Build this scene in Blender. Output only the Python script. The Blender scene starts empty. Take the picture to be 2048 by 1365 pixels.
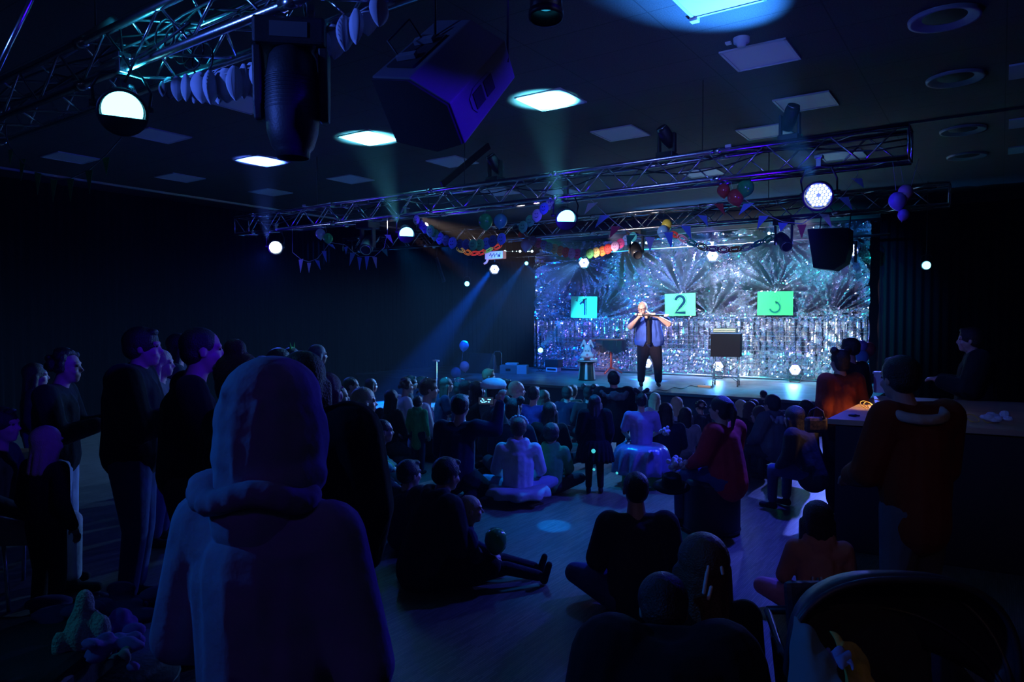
import bpy, math, random
import numpy as np
from mathutils import Vector, Matrix, Quaternion, noise
R = math.radians
random.seed(7)
SC = bpy.context.scene
COL = SC.collection
# ------------------------------------------------------------------ camera
F = 1411.0
CAMZ = 1.8
YAW = R(34.7)
PIT = math.atan(42.5 / F)
cam_d = bpy.data.cameras.new('camera')
cam_d.sensor_width = 36.0
cam_d.lens = F / 2048 * 36
cam_d.clip_start = 0.05
cam = bpy.data.objects.new('camera', cam_d)
COL.objects.link(cam)
cam.location = (0, 0, CAMZ)
cam.rotation_euler = (R(90) - PIT, 0, YAW)
SC.camera = cam
# ------------------------------------------------------------------ world: black room with thin stage haze in the air
w = bpy.data.worlds.new('world')
SC.world = w
w.use_nodes = True
nt = w.node_tree
nt.nodes.clear()
wo = nt.nodes.new('ShaderNodeOutputWorld')
bg = nt.nodes.new('ShaderNodeBackground')
bg.inputs[0].default_value = (0, 0, 0, 1)
bg.inputs[1].default_value = 0
vs = nt.nodes.new('ShaderNodeVolumeScatter')
vs.inputs['Color'].default_value = (.9, .9, .9, 1)
vs.inputs['Density'].default_value = 0.0022
vs.inputs['Anisotropy'].default_value = 0.2
nt.links.new(bg.outputs[0], wo.inputs['Surface'])
nt.links.new(vs.outputs[0], wo.inputs['Volume'])
SC.view_settings.view_transform = 'Standard'
SC.view_settings.look = 'None'
SC.view_settings.gamma = 1
SC.view_settings.exposure = 0.0
try:
    SC.view_settings.use_curve_mapping = False
except Exception:
    pass
cy = SC.cycles
cy.max_bounces = 5
cy.diffuse_bounces = 2
cy.glossy_bounces = 3
cy.transmission_bounces = 3
cy.transparent_max_bounces = 6
cy.volume_bounces = 0
cy.use_denoising = True
cy.sample_clamp_indirect = 4
cy.sample_clamp_direct = 0
cy.caustics_reflective = False
cy.caustics_refractive = False
cy.use_light_tree = True

def ray(px, py):
    d = Vector(((px - 1024) / F, (682.5 - py) / F, -1))
    return cam.rotation_euler.to_matrix() @ d      # unit depth along the optical axis
def at_z(px, py, z):
    d = ray(px, py); return Vector((0, 0, CAMZ)) + d * ((z - CAMZ) / d.z)
def at_y(px, py, y):
    d = ray(px, py); return Vector((0, 0, CAMZ)) + d * (y / d.y)
def at_d(px, py, Z):
    return Vector((0, 0, CAMZ)) + ray(px, py) * Z

BLUE = (.03, .02, 1.0); CYAN = (.03, .55, 1.0); DEEP = (.05, 0.0, 1.0); TEAL = (.0, .6, .6)
WARM = (1.0, .62, .72); VIOLET = (.35, .2, 1.0)
def spot(name, loc, target, power, col, ang=30, blend=.5, r=.05):
    d = bpy.data.lights.new(name, 'SPOT')
    d.energy = power; d.color = col; d.spot_size = R(ang); d.spot_blend = blend; d.shadow_soft_size = r
    o = bpy.data.objects.new(name, d); COL.objects.link(o)
    o.location = loc
    o.rotation_euler = (Vector(target) - Vector(loc)).to_track_quat('-Z', 'Y').to_euler()
    return o
def point(name, loc, power, col, r=.05):
    d = bpy.data.lights.new(name, 'POINT')
    d.energy = power; d.color = col; d.shadow_soft_size = r
    o = bpy.data.objects.new(name, d); COL.objects.link(o); o.location = loc
    return o
CEIL = 4.4
SY0, SY1, SZ = 12.4, 16.9, .45        # stage front, back, top
T1 = (7.37, 3.02)                     # lamp line of the front truss
NEARL = at_z(245, 222, 3.0)
PERF = at_z(1298, 773, SZ)
# uplights from the lamps on the front truss
UPL = [((551, 495), (522, 322), (.07, .16, 1), 420), ((813, 468), (742, 276), (.12, .7, 1), 520), ((1132, 437), (1090, 200), (.12, .7, 1), 520), ((1637, 391), (1432, 6), (.03, .24, 1), 330)]
LAMPS = []
for (lx, ly), (tx, ty), c, p in UPL:
    P = at_y(lx, ly, T1[0]); T = at_z(tx, ty, CEIL)
    LAMPS.append((P, T, c))
    point('lamp_fill', P + Vector((0, -.25, -.1)), 9, (.035, .0, 1), .05)  # added blue fill beside each lamp, tints ceiling and haze
    spot('uplight', P + Vector((0, -.16, .1)), T, p * 11, c, 36, 1.0, .04)
spot('near_uplight', NEARL + Vector((0, .05, .16)), NEARL + Vector((.35, .25, 1.4)), 50, CYAN, 130, .8, .04)
# washes thrown from the trusses
W_ = Vector((0, -.2, -.12))
spot('wash', LAMPS[1][0] + W_, (-6.2, 9.4, 0), 800, (0, .3, 1), 66, .8, .08)
spot('wash', LAMPS[2][0] + W_, (-4.0, 6.2, 0), 320, (0, .25, 1), 76, .9, .08)
spot('wash', LAMPS[3][0] + W_, (-2.4, 5.6, 0), 560, (.03, .05, 1), 74, .9, .08)
spot('wash', LAMPS[0][0] + W_, (-7.0, 4.5, 0), 150, (.02, .08, 1), 95, .9, .08)
REARL = Vector((-4.6, -1.0, 3.25))  # unseen lamp added for the blue light on the left foreground
spot('side_back_wash', REARL + Vector((.15, .1, -.08)), (-1.7, 1.3, 1.75), 180, (.0, .18, .95), 34, .9, .06)
spot('floor_patch', LAMPS[2][0] + W_, at_z(1108, 1052, 0), 800, (.0, .2, 1), 5, .35, .02)
spot('heap_wash', REARL + Vector((.15, .12, -.1)), at_d(175, 1280, 3.05), 45, (.0, .4, .8), 16, .9, .06)
spot('garland_wash', REARL + Vector((.15, .15, .05)), at_d(540, 110, 3.5), 420, (.06, .16, 1), 46, .9, .06)
WARML = Vector((1.7, -1.6, 3.3))  # unseen lamp added for warm light on the right foreground
spot('warm_fill', WARML + Vector((-.18, .18, -.05)), (.35, 3.2, .4), 13, (1, .62, .45), 46, .9, .08)
VIOL = Vector((-.9, -1.8, 3.3))  # unseen lamp added to tint the back of the hood violet
spot('violet_fill', VIOL + Vector((0, .2, -.06)), (-1.6, 2.2, 1.0), 7, (.16, .0, 1), 80, .9, .08)
# two unseen lamps added on the near truss to light speaker and decorations
NT = [Vector((.45, 2.25, 3.02)), Vector((-.6, 2.25, 3.02))]
spot('side_wash', NT[0] + Vector((-.22, -.05, -.02)), at_d(880, 160, 3.0), 400, (.03, .0, 1), 50, .8, .06)
spot('decor_wash', NT[1] + Vector((-.2, .2, .0)), (-5.5, 10, 3.0), 300, (.14, .2, 1), 62, .9, .06)
spot('hood_wash', LAMPS[3][0] + Vector((.1, -.25, -.1)), (-1.0, 1.0, 1.4), 240, (.03, .0, 1), 22, .9, .06)
# ------------------------------------------------------------------ materials
MC = {}
def mat(name, col, rough=.7, metal=0., bump=0., bscale=40., var=.0, vscale=6., emit=None, es=0., spec=.5, trans=0., sheen=0.):
    if name in MC: return MC[name]
    m = bpy.data.materials.new(name); m.use_nodes = True
    n = m.node_tree.nodes; l = m.node_tree.links
    b = n['Principled BSDF']
    b.inputs['Base Color'].default_value = (*col, 1)
    b.inputs['Roughness'].default_value = rough
    b.inputs['Metallic'].default_value = metal
    b.inputs['Specular IOR Level'].default_value = spec
    if trans: b.inputs['Transmission Weight'].default_value = trans
    if sheen: b.inputs['Sheen Weight'].default_value = sheen
    if emit:
        b.inputs['Emission Color'].default_value = (*emit, 1); b.inputs['Emission Strength'].default_value = es
        m.cycles.emission_sampling = 'NONE'
    tc = n.new('ShaderNodeTexCoord')
    if var:
        t = n.new('ShaderNodeTexNoise'); t.inputs['Scale'].default_value = vscale; t.inputs['Detail'].default_value = 3
        r = n.new('ShaderNodeValToRGB')
        r.color_ramp.elements[0].position = .3; r.color_ramp.elements[1].position = .7
        r.color_ramp.elements[0].color = (*[c * (1 - var) for c in col], 1)
        r.color_ramp.elements[1].color = (*[min(1, c * (1 + var)) for c in col], 1)
        l.new(tc.outputs['Object'], t.inputs['Vector']); l.new(t.outputs[0], r.inputs[0]); l.new(r.outputs[0], b.inputs['Base Color'])
    if bump:
        t2 = n.new('ShaderNodeTexNoise'); t2.inputs['Scale'].default_value = bscale; t2.inputs['Detail'].default_value = 4
        bp = n.new('ShaderNodeBump'); bp.inputs['Strength'].default_value = bump; bp.inputs['Distance'].default_value = .02
        l.new(tc.outputs['Object'], t2.inputs['Vector']); l.new(t2.outputs[0], bp.inputs['Height']); l.new(bp.outputs[0], b.inputs['Normal'])
    MC[name] = m
    return m
def cloth(name, col, fold=.6, var=.15):
    """woven cloth with soft creases"""
    return mat('cloth_' + name, col, .9, 0, fold, 9., var, 5., spec=.12, sheen=.04)
SKIN = mat('skin', (.62, .36, .27), .5, var=.06, bump=.05)
SKIN2 = mat('skin_fair', (.78, .5, .42), .45, var=.05, bump=.05)
EYEW = mat('eye_white', (.8, .8, .8), .3); 
BLACKM = mat('black_metal', (.02, .02, .022), .45, .3, .05, 60, .2)
BLACKP = mat('black_plastic', (.018, .018, .02), .5, 0, .1, 90, .2)
ALU = mat('aluminium', (.75, .76, .78), .25, 1., .05, 120, .12, 20)
CHROME = mat('chrome', (.8, .8, .82), .15, 1.)
WHITEP = mat('white_plastic', (.8, .8, .8), .4, var=.04)
STRING = mat('string', (.5, .5, .5), .8)

def floor_mat():
    m = mat('parquet', (.22, .17, .12), .32)
    n = m.node_tree.nodes; l = m.node_tree.links; b = n['Principled BSDF']; tc = n['Texture Coordinate']
    mp = n.new('ShaderNodeMapping'); mp.inputs['Rotation'].default_value = (0, 0, R(90)); l.new(tc.outputs['Object'], mp.inputs[0])
    br = n.new('ShaderNodeTexBrick'); br.offset = .5
    br.inputs['Color1'].default_value = (.30, .24, .18, 1); br.inputs['Color2'].default_value = (.15, .115, .085, 1)
    br.inputs['Mortar'].default_value = (.06, .05, .04, 1); br.inputs['Scale'].default_value = 1
    br.inputs['Mortar Size'].default_value = .0012; br.inputs['Brick Width'].default_value = .16; br.inputs['Row Height'].default_value = .0125
    br.inputs['Bias'].default_value = 0.1
    l.new(mp.outputs[0], br.inputs[0])
    t = n.new('ShaderNodeTexNoise'); t.inputs['Scale'].default_value = 1.2; t.inputs['Detail'].default_value = 5
    l.new(tc.outputs['Object'], t.inputs[0])
    mx = n.new('ShaderNodeMixRGB'); mx.blend_type = 'MULTIPLY'; mx.inputs[0].default_value = .5
    l.new(br.outputs[0], mx.inputs[1]); l.new(t.outputs[0], mx.inputs[2]); l.new(mx.outputs[0], b.inputs['Base Color'])
    rr = n.new('ShaderNodeMapRange'); rr.inputs[3].default_value = .28; rr.inputs[4].default_value = .5
    l.new(t.outputs[0], rr.inputs[0]); l.new(rr.outputs[0], b.inputs['Roughness'])
    bp = n.new('ShaderNodeBump'); bp.inputs['Strength'].default_value = .15; bp.inputs['Distance'].default_value = .004
    l.new(br.outputs[0], bp.inputs['Height']); l.new(bp.outputs[0], b.inputs['Normal'])
    return m
def tile_mat(name, col, dark, size, rough, seam=.004, speck=0):
    m = mat(name, col, rough)
    n = m.node_tree.nodes; l = m.node_tree.links; b = n['Principled BSDF']; tc = n['Texture Coordinate']
    br = n.new('ShaderNodeTexBrick'); br.offset = 0
    br.inputs['Color1'].default_value = (*col, 1); br.inputs['Color2'].default_value = (*[c * .9 for c in col], 1)
    br.inputs['Mortar'].default_value = (*dark, 1); br.inputs['Scale'].default_value = 1
    br.inputs['Mortar Size'].default_value = seam; br.inputs['Brick Width'].default_value = size[0]; br.inputs['Row Height'].default_value = size[1]
    l.new(tc.outputs['Object'], br.inputs[0])
    t = n.new('ShaderNodeTexNoise'); t.inputs['Scale'].default_value = 90 if speck else 3; t.inputs['Detail'].default_value = 4
    l.new(tc.outputs['Object'], t.inputs[0])
    rp = n.new('ShaderNodeValToRGB'); rp.color_ramp.elements[0].position = .38; rp.color_ramp.elements[1].position = .62
    rp.color_ramp.elements[0].color = (.45, .45, .45, 1)
    l.new(t.outputs[0], rp.inputs[0])
    mx = n.new('ShaderNodeMixRGB'); mx.blend_type = 'MULTIPLY'; mx.inputs[0].default_value = .8
    l.new(br.outputs[0], mx.inputs[1]); l.new(rp.outputs[0], mx.inputs[2]); l.new(mx.outputs[0], b.inputs['Base Color'])
    return m
def foil_mat():
    m = mat('silver_foil', (.9, .9, .93), .15, 1.)
    n = m.node_tree.nodes; l = m.node_tree.links; b = n['Principled BSDF']; tc = n['Texture Coordinate']
    mp = n.new('ShaderNodeMapping'); mp.inputs['Rotation'].default_value = (R(90), 0, 0); l.new(tc.outputs['Object'], mp.inputs[0])
    br = n.new('ShaderNodeTexBrick'); br.offset = 0
    br.inputs['Color1'].default_value = (0, 0, 0, 1); br.inputs['Color2'].default_value = (.12, .12, .12, 1); br.inputs['Mortar'].default_value = (1, 1, 1, 1)
    br.inputs['Scale'].default_value = 1; br.inputs['Mortar Size'].default_value = .006; br.inputs['Mortar Smooth'].default_value = .6; br.inputs['Brick Width'].default_value = .11; br.inputs['Row Height'].default_value = .11
    l.new(mp.outputs[0], br.inputs[0])
    bp = n.new('ShaderNodeBump'); bp.inputs['Strength'].default_value = .5; bp.inputs['Distance'].default_value = .006
    l.new(br.outputs[0], bp.inputs['Height']); l.new(bp.outputs[0], b.inputs['Normal'])
    return m
FLOOR = floor_mat()
CEILM = tile_mat('ceiling_board', (.07, .065, .065), (.02, .02, .02), (1.25, .625), .9, .006, 1)
STAGEM = tile_mat('stage_board', (.2, .24, .26), (.4, .4, .4), (2.0, 1.0), .42, .005)
WALLM = mat('wall_paint', (.02, .02, .02), .9, var=.2)
FOIL = foil_mat()

# ------------------------------------------------------------------ geometry collector
class G:
    def __init__(s): s.v = []; s.f = []; s.m = []
    def add(s, vs, fs, mi=0):
        o = len(s.v); s.v += [tuple(v) for v in vs]; s.f += [tuple(i + o for i in f) for f in fs]; s.m += [mi] * len(fs); return s
    def box(s, c, d, rot=None, mi=0, taper=1.0):
        vs = []
        for x, y, z in ((-1, -1, -1), (1, -1, -1), (1, 1, -1), (-1, 1, -1), (-1, -1, 1), (1, -1, 1), (1, 1, 1), (-1, 1, 1)):
            t = taper if z > 0 else 1
            v = Vector((x * d[0] / 2 * t, y * d[1] / 2 * t, z * d[2] / 2))
            if rot is not None: v = rot @ v
            vs.append(v + Vector(c))
        return s.add(vs, [(3, 2, 1, 0), (4, 5, 6, 7), (0, 1, 5, 4), (1, 2, 6, 5), (2, 3, 7, 6), (3, 0, 4, 7)], mi)
    def cone(s, p0, p1, r0, r1=None, n=12, cap=True, mi=0):
        p0 = Vector(p0); p1 = Vector(p1); r1 = r0 if r1 is None else r1
        q = (p1 - p0).to_track_quat('Z', 'Y').to_matrix()
        vs = []
        for p, r in ((p0, r0), (p1, r1)):
            for i in range(n):
                a = 2 * math.pi * i / n; vs.append(p + q @ Vector((r * math.cos(a), r * math.sin(a), 0)))
        fs = [(i, (i + 1) % n, n + (i + 1) % n, n + i) for i in range(n)]
        if cap: fs += [tuple(range(n - 1, -1, -1)), tuple(range(n, 2 * n))]
        return s.add(vs, fs, mi)
    def cap(s, p0, r0, p1, r1, n=12, k=4):
        """tapered capsule: closed"""
        p0 = Vector(p0); p1 = Vector(p1); d = p1 - p0; L = d.length
        q = (d if L > 1e-6 else Vector((0, 0, 1))).to_track_quat('Z', 'Y').to_matrix()
        rings = []
        for i in range(1, k + 1):
            a = -math.pi / 2 + math.pi / 2 * i / k; rings.append((r0 * math.sin(a), r0 * math.cos(a)))
        for i in range(0, k):
            a = math.pi / 2 * i / k; rings.append((L + r1 * math.sin(a), r1 * math.cos(a)))
        vs = [p0 + q @ Vector((0, 0, -r0))]
        for z, r in rings:
            for i in range(n):
                a = 2 * math.pi * i / n; vs.append(p0 + q @ Vector((r * math.cos(a), r * math.sin(a), z)))
        vs.append(p0 + q @ Vector((0, 0, L + r1)))
        fs = [(0, 1 + (i + 1) % n, 1 + i) for i in range(n)]
        for j in range(len(rings) - 1):
            b = 1 + j * n
            fs += [(b + i, b + (i + 1) % n, b + n + (i + 1) % n, b + n + i) for i in range(n)]
        b = 1 + (len(rings) - 1) * n; t = len(vs) - 1
        fs += [(b + i, b + (i + 1) % n, t) for i in range(n)]
        return s.add(vs, fs)
    def ell(s, c, r, rot=None, n=16, k=10, mi=0):
        vs = [Vector((0, 0, -1))]
        for j in range(1, k):
            a = -math.pi / 2 + math.pi * j / k
            for i in range(n):
                t = 2 * math.pi * i / n; vs.append(Vector((math.cos(a) * math.cos(t), math.cos(a) * math.sin(t), math.sin(a))))
        vs.append(Vector((0, 0, 1)))
        out = []
        for v in vs:
            v = Vector((v.x * r[0], v.y * r[1], v.z * r[2]))
            if rot is not None: v = rot @ v
            out.append(v + Vector(c))
        fs = [(0, 1 + (i + 1) % n, 1 + i) for i in range(n)]
        for j in range(k - 2):
            b = 1 + j * n; fs += [(b + i, b + (i + 1) % n, b + n + (i + 1) % n, b + n + i) for i in range(n)]
        b = 1 + (k - 2) * n; t = len(vs) - 1
        fs += [(b + i, b + (i + 1) % n, t) for i in range(n)]
        return s.add(out, fs, mi)
    def tube(s, pts, r, n=8, closed=False):
        pts = [Vector(p) for p in pts]; m = len(pts); vs = []; fs = []
        rs = r if isinstance(r, (list, tuple)) else [r] * m
        up = None
        for i, p in enumerate(pts):
            if closed: d = pts[(i + 1) % m] - pts[i - 1]
            else: d = pts[min(i + 1, m - 1)] - pts[max(i - 1, 0)]
            d.normalize()
            if up is None:
                up = Vector((0, 0, 1)) if abs(d.z) < .9 else Vector((1, 0, 0))
            x = d.cross(up); 
            if x.length < 1e-5: x = d.orthogonal()
            x.normalize(); y = x.cross(d); up = y.normalized()
            for k in range(n):
                a = 2 * math.pi * k / n; vs.append(p + (x * math.cos(a) + y * math.sin(a)) * rs[i])
        for i in range(m if closed else m - 1):
            a = i * n; b = ((i + 1) % m) * n
            fs += [(a + k, b + k, b + (k + 1) % n, a + (k + 1) % n) for k in range(n)]
        if not closed: fs += [tuple(range(n)), tuple(range((m - 1) * n + n - 1, (m - 1) * n - 1, -1))]
        return s.add(vs, fs)
    def lathe(s, prof, c=(0, 0, 0), n=32, q=None, mi=0, cap=False):
        vs = []
        for r, z in prof:
            for i in range(n):
                a = 2 * math.pi * i / n; v = Vector((r * math.cos(a), r * math.sin(a), z))
                if q is not None: v = q @ v
                vs.append(v + Vector(c))
        fs = []
        for j in range(len(prof) - 1):
            fs += [(j * n + i, j * n + (i + 1) % n, (j + 1) * n + (i + 1) % n, (j + 1) * n + i) for i in range(n)]
        if cap: fs += [tuple(range(n - 1, -1, -1)), tuple(range((len(prof) - 1) * n, len(prof) * n))]
        return s.add(vs, fs, mi)
    def prism(s, poly, ax, thick, mi=0):
        """poly: list of 3-D points, extruded by vector ax*thick both ways"""
        n = len(poly); a = Vector(ax).normalized() * (thick / 2)
        vs = [Vector(p) - a for p in poly] + [Vector(p) + a for p in poly]
        fs = [tuple(range(n - 1, -1, -1)), tuple(range(n, 2 * n))] + [(i, (i + 1) % n, n + (i + 1) % n, n + i) for i in range(n)]
        return s.add(vs, fs, mi)
    def mesh(s, name, smooth=True, mats=()):
        me = bpy.data.meshes.new(name); me.from_pydata(s.v, [], s.f)
        for m in mats: me.materials.append(m)
        me.polygons.foreach_set('use_smooth', [smooth] * len(me.polygons))
        if len(mats) > 1: me.polygons.foreach_set('material_index', s.m)
        me.update(); me.validate()
        return me
    def build(s, name, m, parent=None, smooth=True, bevel=0):
        mats = m if isinstance(m, (list, tuple)) else [m]
        o = bpy.data.objects.new(name, s.mesh(name, smooth, mats)); COL.objects.link(o)
        if parent is not None: o.parent = parent
        if bevel:
            b = o.modifiers.new('bevel', 'BEVEL'); b.width = bevel; b.segments = 2; b.limit_method = 'ANGLE'
        return o
def tag(o, label=None, cat=None, group=None, kind=None):
    if label: o['label'] = label
    if cat: o['category'] = cat
    if group: o['group'] = group
    if kind: o['kind'] = kind
    return o
def empty(name, loc=(0, 0, 0), label=None, cat=None, group=None, rz=0):
    o = bpy.data.objects.new(name, None); COL.objects.link(o); o.location = loc; o.rotation_euler = (0, 0, rz); o.empty_display_size = .1
    return tag(o, label, cat, group)
def rotv(d, up='Y'):
    return Vector(d).to_track_quat('Z', up).to_matrix()
def structure(name, g, m, **k): return tag(g.build(name, m, **k), kind='structure')

# ------------------------------------------------------------------ room
X0, X1, Y0, Y1 = -14.05, 3.2, -3.0, 17.1
structure('floor', G().box(((X0 + X1) / 2, (Y0 + Y1) / 2, -.05), (X1 - X0 + .2, Y1 - Y0 + .2, .1)), FLOOR, smooth=False)
structure('ceiling', G().box(((X0 + X1) / 2, (Y0 + Y1) / 2, CEIL + .05), (X1 - X0 + .2, Y1 - Y0 + .2, .1)), CEILM, smooth=False)
structure('wall_left', G().box((X0 - .05, (Y0 + Y1) / 2, CEIL / 2), (.1, Y1 - Y0 + .2, CEIL)), WALLM, smooth=False)
structure('wall_right', G().box((X1 + .05, (Y0 + Y1) / 2, CEIL / 2), (.1, Y1 - Y0 + .2, CEIL)), WALLM, smooth=False)
structure('wall_back', G().box(((X0 + X1) / 2, Y1 + .05, CEIL / 2), (X1 - X0, .1, CEIL)), WALLM, smooth=False)
structure('wall_front', G().box(((X0 + X1) / 2, Y0 - .05, CEIL / 2), (X1 - X0, .1, CEIL)), WALLM, smooth=False)
RAILM = mat('rail_metal', (.6, .6, .65), .35, .8)
structure('trim_1', G().box((X0 + .04, (Y0 + Y1) / 2, CEIL - .02), (.05, Y1 - Y0, .04)), RAILM, smooth=False)
structure('trim_2', G().box((-1.2, 10.7, CEIL - .012), (5.6, .04, .024)), BLACKM, smooth=False)
def drape(name, p0, p1, z0, z1, label, amp=.05, pitch=.16):
    p0 = Vector((*p0, 0)); p1 = Vector((*p1, 0)); d = p1 - p0; L = d.length; d.normalize(); nn = Vector((-d.y, d.x, 0))
    n = int(L / pitch * 8); g = G(); vs = []
    for k, z in enumerate((z0, (z0 + z1) / 2, z1)):
        for i in range(n + 1):
            u = L * i / n; a = amp * math.sin(u / pitch * 2 * math.pi + .6 * math.sin(u * 1.7)) * (1 if k < 2 else .7)
            p = p0 + d * u + nn * a; vs.append((p.x, p.y, z))
    fs = [(r * (n + 1) + i, r * (n + 1) + i + 1, (r + 1) * (n + 1) + i + 1, (r + 1) * (n + 1) + i) for r in range(2) for i in range(n)]
    g.add(vs, fs)
    o = g.build(name, mat('cloth_molton', (.005, .005, .006), 1, spec=0)); sm = o.modifiers.new('thick', 'SOLIDIFY'); sm.thickness = .01
    return tag(o, label, 'curtain')
drape('stage_curtain', (X0 + .25, 16.7), (X0 + .25, Y0 + .3), .02, 4.2, 'black pleated curtain along the left wall of the hall')
drape('stage_curtain', (X0 + .5, 16.9), (-10.6, 16.9), .02, 4.1, 'black pleated curtain on the back wall left of the silver foil')
drape('stage_curtain', (-2.1, 16.6), (3.0, 16.6), .02, 4.1, 'black pleated curtain right of the silver foil backdrop')

# ceiling panels: square luminaires set in the boards
PANELM = mat('panel_diffuser', (.8, .8, .82), .5); PFR = mat('panel_frame', (.7, .7, .72), .5)
PAN = [(1521, 110, 'nearest unlit square ceiling panel, right of the brightest blue light patch'), (1102, 199, 'square ceiling panel glowing cyan right of the hanging wedge speaker'),
 (738, 275, 'square ceiling panel glowing pale cyan left of the hanging wedge speaker'), (525, 321, 'square ceiling panel glowing blue beside the moving head lamp'),
 (1241, 266, 'dim blue square ceiling panel behind the cyan glowing one'), (1612, 204, 'square ceiling panel crossed by light streaks in the upper right'),
 (905, 323, 'dim square ceiling panel crossed by a thin slanting rod'), (701, 358, 'dim square ceiling panel between the two left ceiling beams'),
 (318, 271, 'dim blue square ceiling panel beside the near round lamp'), (488, 206, 'dim ceiling panel half hidden by the moving head lamp'),
 (141, 315, 'nearly dark ceiling panel above the near string of flags'), (360, 355, 'nearly dark ceiling panel left of the blue beam'),
 (541, 384, 'dark ceiling panel crossed by the leftmost blue beam'), (1405, 345, 'ceiling panel seen through the front truss lattice'),
 (1432, -12, 'brightest ceiling panel at the top edge washed in blue'), (920, 423, 'far ceiling panel behind the two green balloons'), (1118, 382, 'ceiling panel behind the truss above the middle cyan lamp'),
 (1685, 310, 'ceiling panel seen through the truss at upper right'), (1530, 263, 'thin far ceiling panel in the upper right'), (1000, 384, 'far dim ceiling panel over the front truss')]
for px, py, lab in PAN:
    P = at_z(px, py, CEIL)
    o = empty('ceiling_light', (P.x, P.y, CEIL), lab, 'ceiling light', 'square ceiling lights')
    fr = G()
    for sx, sy, dx, dy in ((0, .3, .62, .025), (0, -.3, .62, .025), (.3, 0, .025, .62), (-.3, 0, .025, .62)):
        fr.box((sx, sy, -.008), (dx, dy, .018))
    fr.build('frame', PFR, o, False)
    G().box((0, 0, -.004), (.58, .58, .012)).build('diffuser', PANELM, o, False)
RINGM = mat('ring_metal', (.35, .35, .36), .35)
for k, (px, py) in enumerate(((1889, 34), (1911, 155), (1926, 259), (1934, 311))):
    P = at_z(px, py, CEIL)
    lab = ['nearest round recessed ceiling downlight at the upper right corner', 'round recessed ceiling downlight, second from the camera', 'round recessed ceiling downlight, third from the camera', 'farthest round recessed ceiling downlight'][k]
    o = empty('downlight', (P.x, P.y, CEIL), lab, 'ceiling light', 'round downlights')
    G().lathe([(.17, -.001), (.25, -.03), (.275, -.03), (.28, -.001)]).build('rim', RINGM, o)
    G().lathe([(.17, -.001), (.12, -.012), (.001, -.012)]).build('bowl', BLACKM, o)
# detectors on the ceiling
P = at_z(1483, 76, CEIL); o = empty('smoke_detector', (P.x, P.y, CEIL), 'white round smoke detector on the ceiling beside the blue patch', 'smoke detector')
G().lathe([(.001, -.075), (.04, -.075), (.045, -.05), (.07, -.045), (.075, -.001)]).build('housing', WHITEP, o)
G().box((-.13, .03, -.01), (.05, .05, .018)).build('tag_plate', WHITEP, o, False)
P = at_z(1389, 35, CEIL); tag(G().box((P.x, P.y, CEIL - .02), (.07, .07, .04)).build('sensor_box', WHITEP, None, False, .005), 'small white sensor box in the bright blue ceiling patch', 'sensor')
for px, py, lab in ((2041, 140, 'narrow pale ceiling vent at the right edge, nearest'), (2036, 245, 'narrow pale ceiling vent at the right edge, middle'), (2032, 299, 'narrow pale ceiling vent at the right edge, farthest')):
    P = at_z(px, py, CEIL); vo = tag(G().box((P.x, P.y, CEIL - .01), (.2, .5, .02)).build('ceiling_vent', PFR, None, False), lab, 'vent', 'narrow ceiling vents')

# ------------------------------------------------------------------ stage
st = empty('stage', (-5.9, SY0, 0), 'low black stage platform with pale board top at the end of the hall', 'stage')
SX0, SX1 = -13.4, -1.75
st.location = (0, 0, 0)
G().box(((SX0 + SX1) / 2, (SY0 + SY1) / 2, SZ - .02), (SX1 - SX0, SY1 - SY0, .04)).build('deck', STAGEM, st, False)
G().box(((SX0 + SX1) / 2, (SY0 + SY1) / 2 + .03, (SZ - .04) / 2), (SX1 - SX0 - .06, SY1 - SY0 - .06, SZ - .04)).build('skirt', cloth('skirt', (.03, .03, .05), .1), st, False)
G().box(((SX0 + SX1) / 2, SY0 - .006, SZ - .025), (SX1 - SX0, .012, .05)).build('edge_strip', mat('edge_strip', (.15, .15, .17), .4, .6), st, False)
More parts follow.
